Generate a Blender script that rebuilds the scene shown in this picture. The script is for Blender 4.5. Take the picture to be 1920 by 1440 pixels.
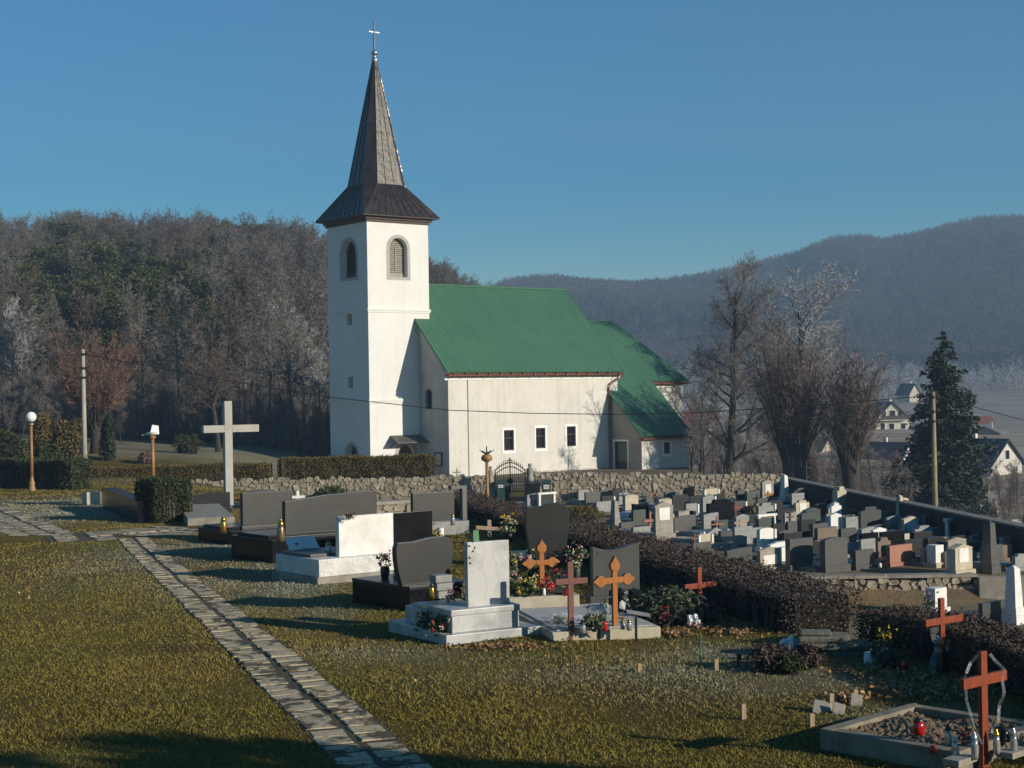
import bpy, bmesh, math, random
import numpy as np
from mathutils import Vector, Matrix
from mathutils.geometry import tessellate_polygon
R = math.radians
random.seed(7); RNG = np.random.default_rng(11)
SC = bpy.context.scene
for o in list(bpy.data.objects): bpy.data.objects.remove(o)

# ------------------------------------------------------------------ camera, sky, sun, exposure
EYE, FPX = 3.4, 2900.0                       # eye height above the lawn datum, focal length in photo pixels
PITCH, ROLL = R(0.41), R(0.95)
_f = Vector((0, math.cos(PITCH), math.sin(PITCH))); _u = Vector((0, -math.sin(PITCH), math.cos(PITCH))); _r = Vector((1, 0, 0))
RT = _r*math.cos(ROLL) - _u*math.sin(ROLL); UP = _r*math.sin(ROLL) + _u*math.cos(ROLL); FW = _f
CAM = Vector((0, 0, EYE))
cd = bpy.data.cameras.new('camera'); cam = bpy.data.objects.new('camera', cd); SC.collection.objects.link(cam)
cd.sensor_fit = 'HORIZONTAL'; cd.sensor_width = 36; cd.lens = 36*FPX/1920; cd.clip_start = .1; cd.clip_end = 6000
m = Matrix.Identity(4)
for i in range(3):
    m[i][0] = RT[i]; m[i][1] = UP[i]; m[i][2] = -FW[i]; m[i][3] = CAM[i]
cam.matrix_world = m
SC.camera = cam
SUN_EL, SUN_AZ = R(17.0), math.atan2(.87, -.49)     # azimuth from +Y towards +X
TOSUN = Vector((math.sin(SUN_AZ)*math.cos(SUN_EL), math.cos(SUN_AZ)*math.cos(SUN_EL), math.sin(SUN_EL)))
w = bpy.data.worlds.new('World'); SC.world = w; w.use_nodes = True
nt = w.node_tree; nt.nodes.clear()
sky = nt.nodes.new('ShaderNodeTexSky'); sky.sky_type = 'NISHITA'; sky.sun_disc = False
sky.sun_elevation = SUN_EL; sky.sun_rotation = SUN_AZ; sky.altitude = 450; sky.air_density = 1.0; sky.dust_density = .15; sky.ozone_density = 2.6
bg = nt.nodes.new('ShaderNodeBackground'); bg.inputs[1].default_value = .092
ow = nt.nodes.new('ShaderNodeOutputWorld')
hs = nt.nodes.new('ShaderNodeHueSaturation'); hs.inputs['Saturation'].default_value = 1.86; hs.inputs['Hue'].default_value = .499; nt.links.new(sky.outputs[0], hs.inputs['Color']); nt.links.new(hs.outputs[0], bg.inputs[0]); nt.links.new(bg.outputs[0], ow.inputs[0])
sl = bpy.data.lights.new('sun', 'SUN'); sl.energy = 5.0; sl.angle = R(.53); sl.color = (1, .915, .775)
sun = bpy.data.objects.new('sun', sl); SC.collection.objects.link(sun); sun.rotation_euler = TOSUN.to_track_quat('Z', 'Y').to_euler()
SC.view_settings.view_transform = 'Standard'; SC.view_settings.look = 'None'; SC.view_settings.gamma = 1
SC.view_settings.use_curve_mapping = False; SC.view_settings.exposure = 0.12
SC.cycles.use_denoising = True; SC.cycles.max_bounces = 6; SC.cycles.volume_bounces = 0; SC.cycles.transparent_max_bounces = 6
SC.cycles.sample_clamp_indirect = 4

# ------------------------------------------------------------------ pixel <-> place helpers (photo pixels, 1920 x 1440)
def ray(u, v):
    d = FW + RT*((u-960)/FPX) - UP*((v-720)/FPX)
    return d/d.y
def pt(u, v, y): return CAM + ray(u, v)*y
def onz(u, v, z):
    d = ray(u, v); return CAM + d*((z-EYE)/d.z)
def proj(P):
    q = Vector(P)-CAM; z = q.dot(FW); return 960+FPX*q.dot(RT)/z, 720-FPX*q.dot(UP)/z
def hz(u): return 741-.0166*(u-960)
def sm(t):
    t = np.clip(t, 0, 1); return t*t*(3-2*t)
def xh(y): return np.interp(y, [5, 14, 17.5, 20, 22, 23.5, 27.8, 48, 60, 80], [6.2, 5.75, 5.6, 5.3, 4.2, 3.5, 2.6, -1.55, -4, -8])
_hu = np.array([-2500, -600, 0, 100, 300, 450, 560, 640, 720, 845, 930, 1000, 1060]); _hv = np.array([590, 545, 548, 540, 537, 543, 552, 566, 588, 622, 680, 745, 805])
_mu = np.array([-3000, -300, 500, 845, 920, 950, 1000, 1050, 1100, 1200, 1300, 1400, 1450, 1500, 1530, 1570, 1620, 1660, 1700, 1750, 1800, 1850, 1920, 2300, 4500])
_mv = np.array([560, 520, 500, 536, 535, 520, 514, 514, 521, 523, 514, 494, 480, 470, 457, 444, 442, 448, 441, 430, 417, 408, 404, 400, 470])+29
def hgt(x, y):
    x = np.asarray(x, float); y = np.asarray(y, float)
    yy = np.maximum(y, 1.0); u = 960+FPX*x/np.maximum(yy, 40)
    H = 741-.0166*(u-960)
    zu = EYE-(3.35+.0085*np.clip(y, -20, 400))
    zu = zu+1.4*np.clip((-x-10)/20, 0, 1.6)*sm((y-86)/12)
    s = x-xh(np.clip(y, 5, 80))
    a = np.interp(y, [0, 45, 80], [.9, .9, -13]); b = np.interp(y, [0, 45, 80], [3.0, 3.2, 1])
    t = sm((s-a)/(b-a))
    zl = EYE-5.65-.75*(1-sm((y-45.8)/.9))
    zl = zl+.1*sm((y-82.8)/1.2)
    dr = np.maximum(4.2*sm((x-16.6)/9), 3.6*sm((x-12.8)/4)*sm((y-84)/5))+2.8*sm((x-22)/40)
    zl = zl-dr*(1-sm((y-118)/100))-7.35*sm((y-118)/100)
    z = zu+(zl-zu)*t
    z = z+26*sm((y-450)/600)*np.where(u > 900, 1, .6)
    zh = EYE+(H-np.interp(u, _hu, _hv))/FPX*330
    k = sm((y-126)/205)*(1-sm((y-345)/220))
    z = z+np.maximum(zh-z, 0)*k
    zm = EYE+(H-np.interp(u, _mu, _mv))/FPX*1600
    rg = 6*np.sin(x*.021+y*.004)+4*np.sin(x*.047-1.3)+7*np.sin(x*.009+y*.011)
    km = sm((y-880)/720)
    z = z+(zm-z)*km+rg*km*(1-km)*3
    z = z-np.clip((y-1640)*.25, 0, 60)
    return z
def und(x, y): return np.where(np.abs(x) < 30, .018*np.sin(x*1.7+y*.9)+.015*np.sin(x*.8-y*1.3), 0)   # small unevenness of the near turf
def h1(x, y): return float(hgt(x, y))
_YS = np.concatenate([np.linspace(6, 110, 1500), np.geomspace(110.1, 1700, 900)])
def gnd(u, v):
    d = ray(u, v); X = CAM.x+d.x*_YS; Z = EYE+d.z*_YS; g = Z-hgt(X, _YS)
    i = np.where(g < 0)[0]
    if len(i) == 0: return pt(u, v, 1500)
    i = max(int(i[0]), 1); t = g[i-1]/(g[i-1]-g[i]); y = _YS[i-1]+t*(_YS[i]-_YS[i-1])
    return CAM+d*y
def along(P, d, u):                                  # metres along horizontal direction d from P until photo column u
    d = Vector((d[0], d[1], 0)); q = Vector(P)-CAM; c = (u-960)/FPX
    return (c*q.dot(FW)-q.dot(RT))/(d.dot(RT)-c*d.dot(FW))
def dirs(psi):
    a = R(psi); return Vector((math.cos(a), math.sin(a), 0)), Vector((-math.sin(a), math.cos(a), 0))

# ------------------------------------------------------------------ materials (procedural)
def newmat(name):
    m = bpy.data.materials.new(name); m.use_nodes = True; n = m.node_tree
    return m, n, n.nodes['Principled BSDF']
def node(n, t, **kw):
    x = n.nodes.new(t)
    for k, v in kw.items(): setattr(x, k, v)
    return x
def mixc(n, a, b, fac, mode='MIX'):
    x = node(n, 'ShaderNodeMix', data_type='RGBA', blend_type=mode)
    for s, val in ((6, a), (7, b), (0, fac)):
        if hasattr(val, 'is_output'): n.links.new(val, x.inputs[s])
        else: x.inputs[s].default_value = (*val, 1) if isinstance(val, tuple) else val
    return x.outputs[2]
def noise(n, scale, detail=4, rough=.6, coord=None, stretch=None):
    src = node(n, 'ShaderNodeNewGeometry').outputs['Position'] if coord == 'POS' else node(n, 'ShaderNodeTexCoord').outputs[coord or 'Object']
    if stretch:
        mp = node(n, 'ShaderNodeMapping'); mp.inputs['Scale'].default_value = stretch; n.links.new(src, mp.inputs[0]); src = mp.outputs[0]
    x = node(n, 'ShaderNodeTexNoise'); x.inputs['Scale'].default_value = scale; x.inputs['Detail'].default_value = detail; x.inputs['Roughness'].default_value = rough
    n.links.new(src, x.inputs['Vector']); return x.outputs[0]
def ramp(n, fac, a, b):
    x = node(n, 'ShaderNodeMapRange'); x.inputs[1].default_value = a; x.inputs[2].default_value = b; n.links.new(fac, x.inputs[0]); return x.outputs[0]
def bump(n, bs, hgt_out, strength, dist=.02):
    b = node(n, 'ShaderNodeBump'); b.inputs['Strength'].default_value = strength; b.inputs['Distance'].default_value = dist
    n.links.new(hgt_out, b.inputs['Height']); n.links.new(b.outputs[0], bs.inputs['Normal'])
def mat(name, col, rough=.8, col2=None, scale=3., lo=.4, hi=.65, fine=.12, fscale=60, bmp=.15, bscale=50, metal=0, spec=.5, coord=None, stretch=None, bdist=.01):
    m, n, b = newmat(name)
    c2 = col2 or tuple(c*.72 for c in col)
    o = mixc(n, col, c2, ramp(n, noise(n, scale, 6, .65, coord, stretch), lo, hi))
    f = ramp(n, noise(n, fscale, 3, .7, coord), .3, .7)
    o = mixc(n, o, mixc(n, o, (1-fine*2.2,)*3, 1.0, 'MULTIPLY'), f)
    n.links.new(o, b.inputs['Base Color']); b.inputs['Roughness'].default_value = rough; b.inputs['Metallic'].default_value = metal
    b.inputs['Specular IOR Level'].default_value = spec
    if bmp: bump(n, b, noise(n, bscale, 4, .65, coord), bmp, bdist)
    return m
def leafmat(name, cols, rough=.7, trans=.0, frost=0):
    m, n, b = newmat(name)
    g = node(n, 'ShaderNodeNewGeometry'); cr = node(n, 'ShaderNodeValToRGB'); cr.color_ramp.interpolation = 'LINEAR'
    e = cr.color_ramp.elements
    while len(e) < len(cols): e.new(.5)
    for i, c in enumerate(cols): e[i].position = i/(len(cols)-1); e[i].color = (*c, 1)
    n.links.new(g.outputs['Random Per Island'], cr.inputs[0])
    n.links.new(cr.outputs[0], b.inputs['Base Color']); b.inputs['Roughness'].default_value = rough; b.inputs['Specular IOR Level'].default_value = .25
    return m
GRAN = mat('dark_granite', (.027, .026, .023), .36, (.019, .018, .016), 2, fine=.2, fscale=140, bmp=0)
GRANB = mat('black_granite', (.014, .014, .015), .2, (.008, .008, .009), 2, fine=.2, fscale=140, bmp=0, spec=.13)
GRANM = mat('grey_granite', (.092, .089, .080), .45, (.070, .068, .061), 2.5, fine=.2, fscale=120, bmp=.05)
GRANG = mat('green_grey_granite', (.078, .085, .072), .4, (.058, .064, .056), 2.5, fine=.2, fscale=120, bmp=.05)
GRANL = mat('light_grey_stone', (.30, .30, .28), .65, (.22, .22, .20), 4, fine=.15, bmp=.15)
CONC = mat('weathered_concrete', (.36, .33, .27), .9, (.24, .21, .16), 3, fine=.15, bmp=.35)
CREAM = mat('cream_concrete', (.52, .46, .34), .88, (.40, .34, .24), 3, fine=.1, bmp=.3)
WHITE = mat('white_stone', (.74, .72, .67), .6, (.62, .59, .53), 3, fine=.06, bmp=.12)
RUST = mat('reddish_stone', (.40, .17, .10), .55, (.33, .14, .085), 3, fine=.15, bmp=.1)
BROWNST = mat('brown_stone', (.21, .15, .10), .8, (.15, .11, .075), 3, fine=.15, bmp=.2)
GALV = mat('zinc_metal', (.45, .46, .47), .35, (.3, .31, .33), 4, metal=.8, bmp=.05)
IRON = mat('black_iron', (.022, .02, .02), .5, bmp=.1, metal=.3)
WOODR = mat('red_brown_wood', (.30, .058, .016), .5, (.18, .034, .012), 5, stretch=(8, 8, .8), fine=.15, bmp=.1, spec=.3)
WOODO = mat('orange_varnished_wood', (.38, .135, .016), .5, (.26, .08, .012), 5, stretch=(8, 8, .8), fine=.12, bmp=.08, spec=.3)
WOODB = mat('faded_brown_wood', (.20, .065, .035), .6, (.13, .042, .025), 5, stretch=(8, 8, .8), fine=.15, bmp=.12)
WOODG = mat('raw_wood', (.40, .29, .17), .8, (.27, .19, .11), 5, stretch=(8, 8, .8), fine=.15, bmp=.2)
WOODP = mat('pinkish_wood', (.36, .15, .09), .7, (.26, .11, .07), 5, stretch=(8, 8, .8), fine=.15, bmp=.1)
PLAST_W = mat('white_plastic', (.72, .72, .70), .4, (.62, .62, .6), 3, bmp=0, fine=.03)
RED = mat('red_glass', (.42, .012, .012), .15, (.30, .01, .01), 4, bmp=0, fine=.02)
GOLD = mat('gold_foil', (.55, .33, .05), .25, (.42, .22, .03), 8, metal=.85, bmp=.2, fine=.05)
SILV = mat('clear_glass_lantern', (.52, .52, .50), .12, (.32, .32, .32), 14, metal=.55, bmp=.2, fine=.05)
BLACKP = mat('black_plastic', (.015, .015, .017), .35, bmp=.3, bscale=14, fine=.05, bdist=.03)
PETR = leafmat('red_petals', [(.45, .01, .03), (.30, .008, .02), (.55, .05, .09)])
PETP = leafmat('pink_petals', [(.52, .20, .26), (.62, .42, .40), (.30, .05, .18)])
PETW = leafmat('cream_petals', [(.62, .52, .38), (.55, .33, .20), (.70, .66, .55)])
PETY = leafmat('yellow_petals', [(.72, .50, .02), (.62, .40, .02), (.75, .6, .1)])
PETV = leafmat('violet_petals', [(.14, .05, .22), (.55, .45, .5), (.35, .1, .25)])
LEAFG = leafmat('green_leaves', [(.03, .055, .018), (.06, .09, .03), (.10, .11, .04)])
LEAFD = leafmat('fir_sprigs', [(.025, .04, .022), (.05, .065, .035), (.11, .12, .07)])
BARK = mat('grey_bark', (.062, .05, .04), .95, (.034, .027, .022), 4, stretch=(4, 4, .7), bmp=.8, bscale=14, bdist=.05)
BARKP = mat('pale_bark', (.25, .20, .15), .95, (.12, .095, .075), 3, stretch=(4, 4, .5), bmp=.5, bscale=14, bdist=.05)

# ------------------------------------------------------------------ mesh building
class MB:
    def __init__(s): s.v = []; s.f = []
    def poly(s, pts):
        i = len(s.v); s.v += [tuple(p) for p in pts]; s.f.append(tuple(range(i, i+len(pts))))
    def box(s, x0, x1, y0, y1, z0, z1):
        i = len(s.v)
        s.v += [(x0, y0, z0), (x1, y0, z0), (x1, y1, z0), (x0, y1, z0), (x0, y0, z1), (x1, y0, z1), (x1, y1, z1), (x0, y1, z1)]
        s.f += [tuple(i+k for k in q) for q in ((3, 2, 1, 0), (4, 5, 6, 7), (0, 1, 5, 4), (1, 2, 6, 5), (2, 3, 7, 6), (3, 0, 4, 7))]
    def frustum(s, x, y, z0, z1, a0, b0, a1, b1):     # tapered block centred at x,y with half sizes
        i = len(s.v)
        s.v += [(x-a0, y-b0, z0), (x+a0, y-b0, z0), (x+a0, y+b0, z0), (x-a0, y+b0, z0), (x-a1, y-b1, z1), (x+a1, y-b1, z1), (x+a1, y+b1, z1), (x-a1, y+b1, z1)]
        s.f += [tuple(i+k for k in q) for q in ((3, 2, 1, 0), (4, 5, 6, 7), (0, 1, 5, 4), (1, 2, 6, 5), (2, 3, 7, 6), (3, 0, 4, 7))]
    def prism(s, pts, y0, y1):                        # outline (x,z), from depth y0 to y1
        n = len(pts); i = len(s.v)
        s.v += [(p[0], y0, p[1]) for p in pts]+[(p[0], y1, p[1]) for p in pts]
        s.f.append(tuple(range(i, i+n))); s.f.append(tuple(range(i+2*n-1, i+n-1, -1)))
        for k in range(n):
            a, b = i+k, i+(k+1) % n; s.f.append((b, a, a+n, b+n))
    def slab(s, pts, vec):                            # any planar polygon thickened along vec
        n = len(pts); i = len(s.v); vec = Vector(vec)
        s.v += [tuple(p) for p in pts]+[tuple(Vector(p)+vec) for p in pts]
        s.f.append(tuple(range(i, i+n))); s.f.append(tuple(range(i+2*n-1, i+n-1, -1)))
        for k in range(n):
            a, b = i+k, i+(k+1) % n; s.f.append((b, a, a+n, b+n))
    def tube(s, pts, rad, n=6, cap=True):
        pts = [Vector(p) for p in pts]; rad = rad if hasattr(rad, '__len__') else [rad]*len(pts); i0 = len(s.v)
        for k, p in enumerate(pts):
            d = (pts[min(k+1, len(pts)-1)]-pts[max(k-1, 0)]).normalized()
            a = d.cross(Vector((0, 0, 1)) if abs(d.z) < .9 else Vector((1, 0, 0))).normalized(); b = d.cross(a)
            for j in range(n):
                t = 2*math.pi*j/n; s.v.append(tuple(p+(a*math.cos(t)+b*math.sin(t))*rad[k]))
        for k in range(len(pts)-1):
            for j in range(n):
                a = i0+k*n+j; b = i0+k*n+(j+1) % n; s.f.append((a, b, b+n, a+n))
        if cap:
            s.f.append(tuple(i0+j for j in range(n))[::-1]); s.f.append(tuple(i0+(len(pts)-1)*n+j for j in range(n)))
    def lathe(s, prof, n=12, c=(0, 0, 0)):            # profile [(r,z)...]
        i0 = len(s.v)
        for r, z in prof:
            for j in range(n):
                t = 2*math.pi*j/n; s.v.append((c[0]+max(r, .0005)*math.cos(t), c[1]+max(r, .0005)*math.sin(t), c[2]+z))
        for k in range(len(prof)-1):
            for j in range(n):
                a = i0+k*n+j; b = i0+k*n+(j+1) % n; s.f.append((a, b, b+n, a+n))
        s.f.append(tuple(i0+j for j in range(n))[::-1]); s.f.append(tuple(i0+(len(prof)-1)*n+j for j in range(n)))
    def mesh(s, name, m, smooth=False, bevel=0):
        me = bpy.data.meshes.new(name); me.from_pydata(s.v, [], s.f); me.materials.append(m)
        if bevel:
            bm = bmesh.new(); bm.from_mesh(me); bmesh.ops.remove_doubles(bm, verts=bm.verts, dist=1e-5)
            bmesh.ops.recalc_face_normals(bm, faces=bm.faces)
            ed = [e for e in bm.edges if len(e.link_faces) == 2 and e.calc_face_angle(0) > .6]
            bmesh.ops.bevel(bm, geom=ed, offset=bevel, segments=2, affect='EDGES', profile=.6); bm.to_mesh(me); bm.free()
        if smooth: me.polygons.foreach_set('use_smooth', [True]*len(me.polygons))
        me.update(); return me
    def build(s, name, m, parent=None, smooth=False, bevel=0, loc=None, rz=0):
        return link(name, s.mesh(name, m, smooth, bevel), parent, loc, rz)
def link(name, me, parent=None, loc=None, rz=0, sc=None):
    o = bpy.data.objects.new(name, me); SC.collection.objects.link(o); o.parent = parent
    if loc is not None: o.location = loc
    if rz: o.rotation_euler = (0, 0, rz)
    if sc is not None: o.scale = sc
    return o
def tag(o, label, cat, group=None):
    o['label'] = label; o['category'] = cat
    if group: o['group'] = group
    return o
def thing(name, label, cat, loc=(0, 0, 0), rz=0, group=None): return tag(link(name, None, None, loc, rz), label, cat, group)
def kind(o, k): o['kind'] = k; return o
def np_mesh(name, V, F, mats, smooth=False, mi=None):
    V = np.asarray(V, np.float32).reshape(-1, 3); F = np.asarray(F, np.int32); n, k = F.shape
    me = bpy.data.meshes.new(name); me.vertices.add(len(V)); me.vertices.foreach_set('co', V.ravel())
    me.loops.add(n*k); me.loops.foreach_set('vertex_index', F.ravel()); me.polygons.add(n); me.polygons.foreach_set('loop_start', np.arange(0, n*k, k, dtype=np.int32))
    for m in (mats if isinstance(mats, (list, tuple)) else [mats]): me.materials.append(m)
    if mi is not None: me.polygons.foreach_set('material_index', np.asarray(mi, np.int32))
    if smooth: me.polygons.foreach_set('use_smooth', np.ones(n, bool))
    me.update(calc_edges=True); return me
def rdir(n, rng=RNG):
    d = rng.normal(size=(n, 3)); return d/np.linalg.norm(d, axis=1)[:, None]
def leaves(P, size, rng=RNG, flat=0., long=1.6):
    """small separate four-cornered leaves at points P: returns V,F (quads)"""
    n = len(P); a = rdir(n, rng); b = rdir(n, rng)
    if flat: a[:, 2] *= 1-flat; b[:, 2] *= 1-flat; a /= np.linalg.norm(a, axis=1)[:, None]
    b = b-a*(a*b).sum(1)[:, None]; b /= np.maximum(np.linalg.norm(b, axis=1)[:, None], 1e-6)
    s = (size*rng.uniform(.6, 1.3, n))[:, None]; a = a*s*long*.5; b = b*s*.5
    V = np.stack([P-a, P+b*.9, P+a, P-b*.9], 1).reshape(-1, 3); F = np.arange(4*n).reshape(n, 4)
    return V, F

# ------------------------------------------------------------------ ground sheet
def geo(a, b, n): return np.geomspace(a, b, n)
GX = np.concatenate([-geo(32, 1500, 62)[::-1], np.arange(-31.5, 31.6, .6), geo(32, 1500, 62)])
GY = np.concatenate([np.arange(-60, 8, 4), np.arange(8, 95, .55), np.arange(95, 350, 4), np.arange(350, 1950, 22)])
gx, gy = np.meshgrid(GX, GY); gz = hgt(gx, gy)
_near = (gy < 70) & (np.abs(gx) < 30)
gz = gz+np.where(_near, und(gx, gy), 0)
MX, MY = gx.ravel(), gy.ravel()
def frost_at(x, y):
    """how white with hoarfrost the turf is (patches left where the ground stays cold)"""
    f = np.zeros_like(x)
    for (px, py, rx, ry, a) in FROST: f = np.maximum(f, a*np.exp(-((x-px)/rx)**2-((y-py)/ry)**2))
    return np.clip(f, 0, 1)
FROST = []
for (u, v, rx, ry, a) in ((150, 960, 3.5, 5, .7), (330, 1040, 2.2, 5, .42), (470, 1075, 1.4, 4, .45), (700, 1225, 1.5, .9, .22), (1300, 1265, 2.2, .9, .35), (1100, 1260, 1.5, .6, .22), (560, 1090, .9, 4, .6), (430, 1020, 1.4, 4, .6), (60, 945, 3, 4, .55), (610, 1150, .6, 1.8, .3), (1360, 1225, .8, 1., .5),
                          (1560, 1270, 1.2, .9, .45), (1750, 1350, .9, .8, .5), (900, 1235, 2.2, .5, .1), (1330, 1290, 1.3, .8, .3), (1250, 1230, .7, .8, .3), (1420, 1290, .8, .6, .35)):
    p = gnd(u, v); FROST.append((p.x, p.y, rx, ry, a))
def ground_col(x, y):
    u = 960+FPX*x/np.maximum(y, 1.)
    c = np.tile(np.array([.155, .126, .030]), (len(x), 1))
    def put(c, k, col): k = np.clip(k, 0, 1)[:, None]; return c*(1-k)+np.array(col)*k
    s = x-xh(np.clip(y, 5, 80)); a = np.interp(y, [0, 50, 62, 80], [.2, .2, -6, -14])
    c = put(c, sm((s-a)/.8)*(y < 84), (.25, .21, .145))                      # trodden grit between the graves
    c = put(c, sm((y-88)/6)*(x > -16), (.20, .18, .13))
    c = put(c, sm((y-74)/6)*(x < -9)*(1-sm((y-86)/6)), (.16, .14, .075))
    c = put(c, sm((y-92)/5)*(x < -9)*.65, (.30, .30, .24))                      # frosted meadow
    c = put(c, sm((y-112)/14)*(u < 1000), (.10, .082, .06))                   # forest floor
    c = put(c, sm((y-118)/60)*(u >= 1000)*(1-sm((y-800)/200)), (.47, .42, .355))  # frosted valley fields
    c = put(c, sm((x-17.5)/4)*(y < 140)*.8, (.17, .15, .11))
    c = put(c, sm((y-820)/150), (.13, .105, .085))
    f = frost_at(x, y)*(y < 75); c = put(c, f*.75, (.38, .42, .42))
    return c
gi = np.arange(len(MX)).reshape(gx.shape); gf = np.stack([gi[:-1, :-1], gi[:-1, 1:], gi[1:, 1:], gi[1:, :-1]], -1).reshape(-1, 4)
gm, n, b = newmat('turf_and_soil')
at = node(n, 'ShaderNodeAttribute', attribute_name='tint')
o = mixc(n, at.outputs[0], (1.35, 1.1, .75), ramp(n, noise(n, .55, 6, .7), .42, .68), 'MULTIPLY')
o = mixc(n, o, (.55, .58, .5), ramp(n, noise(n, 7, 6, .75), .5, .72), 'MULTIPLY')
o = mixc(n, o, (.72, .66, .60), ramp(n, noise(n, .035, 6, .7, None, (1, 3, 1)), .47, .56), 'MULTIPLY')
o = mixc(n, o, (.6, .6, .6), ramp(n, noise(n, 38, 4, .7), .42, .65), 'MULTIPLY')
n.links.new(o, b.inputs['Base Color']); b.inputs['Roughness'].default_value = .95; b.inputs['Specular IOR Level'].default_value = .1
bump(n, b, noise(n, 14, 6, .75), .9, .08)
me = np_mesh('ground', np.stack([MX, MY, gz.ravel()], 1), gf, gm, True)
ca = me.color_attributes.new('tint', 'FLOAT_COLOR', 'POINT'); ca.data.foreach_set('color', np.concatenate([ground_col(MX, MY), np.ones((len(MX), 1))], 1).astype(np.float32).ravel())
kind(link('ground', me), 'structure')

# ------------------------------------------------------------------ church
CH = R(37.7)
W_, N_ = Vector((math.cos(CH), math.sin(CH), 0)), Vector((-math.sin(CH), math.cos(CH), 0))
A0 = pt(690.5, 600, 106); A0.z = 0
def lc(P): q = Vector(P)-A0; return Vector((q.dot(W_), q.dot(N_), q.z))
def on(u, v, axis, val):                              # photo point on the church-local plane s=val (axis 0) or q=val (axis 1)
    d = ray(u, v); dv = (W_, N_)[axis]; t = (val-(CAM-A0).dot(dv))/d.dot(dv); return lc(CAM+d*t)
ROOT = thing('church', 'white church with shingled dark spire and green sheet roof behind the cemetery wall', 'church', A0, CH)
PLAS = mat('white_plaster', (.745, .73, .69), .9, (.70, .68, .635), .5, fine=.03, fscale=20, bmp=.12, bscale=25)
PLASN = mat('ochre_white_plaster', (.70, .665, .595), .92, (.62, .585, .515), .45, lo=.35, hi=.7, fine=.06, fscale=9, bmp=.25, bscale=25)
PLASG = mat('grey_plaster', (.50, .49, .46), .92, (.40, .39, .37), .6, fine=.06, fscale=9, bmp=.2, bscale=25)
TRIM = mat('window_surround_paint', (.83, .82, .79), .85, (.78, .77, .73), .8, fine=.03, bmp=.05)
STONET = mat('grey_stone_surround', (.46, .45, .43), .85, (.38, .37, .36), 2, fine=.08, bmp=.2)
DARKIN = mat('dark_glass', (.012, .013, .016), .08, (.02, .02, .022), 2, bmp=0, fine=.02)
FRAMEB = mat('brown_window_frame', (.06, .032, .02), .55, bmp=.1)
COPPER = mat('copper_gutter', (.26, .10, .06), .45, (.20, .075, .05), 3, metal=.35, bmp=.05)
CORN = mat('brown_cornice_boards', (.085, .052, .038), .7, (.06, .038, .03), 3, stretch=(1, 1, 6), bmp=.3)
m, n, b = newmat('spire_sheet_metal')
nz = noise(n, 1.1, 6, .7); o = mixc(n, (.045, .033, .029), (.068, .056, .050), ramp(n, nz, .4, .65)); o = mixc(n, o, (.035, .028, .026), ramp(n, noise(n, 6, 5, .7, None, (1, 1, .3)), .5, .75))
n.links.new(o, b.inputs['Base Color']); b.inputs['Metallic'].default_value = .35; n.links.new(ramp(n, noise(n, 2.2, 4, .6), .2, 1.4), b.inputs['Roughness']); b.inputs['Roughness'].default_value = .45
bump(n, b, noise(n, 1.6, 3, .5), .5, .12)
SPIREM = m
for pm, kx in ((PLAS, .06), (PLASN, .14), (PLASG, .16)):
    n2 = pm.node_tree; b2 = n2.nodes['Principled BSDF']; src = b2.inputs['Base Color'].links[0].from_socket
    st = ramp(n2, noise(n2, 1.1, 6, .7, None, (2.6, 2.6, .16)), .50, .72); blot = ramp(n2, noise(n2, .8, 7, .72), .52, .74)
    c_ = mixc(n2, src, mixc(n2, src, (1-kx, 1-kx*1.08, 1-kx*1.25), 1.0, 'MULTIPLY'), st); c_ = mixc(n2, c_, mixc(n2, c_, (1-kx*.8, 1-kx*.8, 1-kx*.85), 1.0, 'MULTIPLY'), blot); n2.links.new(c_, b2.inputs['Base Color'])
m, n, b = newmat('spire_sunlit_sheet')  # south face only: its sunlit grey and reflective streaks are put into the colour
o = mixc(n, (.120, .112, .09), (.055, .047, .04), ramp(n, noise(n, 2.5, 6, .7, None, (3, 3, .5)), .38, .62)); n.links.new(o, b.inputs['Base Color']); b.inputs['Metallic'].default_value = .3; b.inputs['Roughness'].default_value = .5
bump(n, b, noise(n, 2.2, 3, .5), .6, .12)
SPIRE_LIT = m
m, n, b = newmat('green_profiled_roof_sheet')                       # coated sheet with ribs down the slope and pressed tile steps
tc = node(n, 'ShaderNodeTexCoord'); sx = node(n, 'ShaderNodeSeparateXYZ'); n.links.new(tc.outputs['Object'], sx.inputs[0])
def mth(op, a, bb=None):
    x = node(n, 'ShaderNodeMath', operation=op)
    for i, q in enumerate((a, bb)):
        if q is None: continue
        if hasattr(q, 'is_output'): n.links.new(q, x.inputs[i])
        else: x.inputs[i].default_value = q
    return x.outputs[0]
ribs = mth('SINE', mth('MULTIPLY', sx.outputs[0], 2*math.pi/.30)); stp = mth('FRACT', mth('MULTIPLY', sx.outputs[2], 1/.26))
hh = mth('ADD', mth('MULTIPLY', ribs, .5), mth('MULTIPLY', stp, -.8))
o = mixc(n, (.052, .140, .074), (.043, .116, .062), ramp(n, noise(n, .35, 5, .6), .4, .65)); o = mixc(n, o, (.036, .095, .062), ramp(n, stp, .86, 1.0)); o = mixc(n, o, (.075, .125, .085), ramp(n, noise(n, 1.3, 7, .75, None, (2.5, .6, .6)), .52, .78)); o = mixc(n, o, (.030, .080, .052), ramp(n, mth('FRACT', mth('MULTIPLY', sx.outputs[0], 1/1.18)), .955, .985)); o = mixc(n, o, (.075, .19, .125), ramp(n, ribs, .3, 1.3))
n.links.new(o, b.inputs['Base Color']); b.inputs['Roughness'].default_value = .5; b.inputs['Specular IOR Level'].default_value = .35; bump(n, b, hh, .6, .035)
GREEN = m
def cp(name, mb, m, parent=None, **k): return mb.build(name, m, parent or ROOT, **k)
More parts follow.
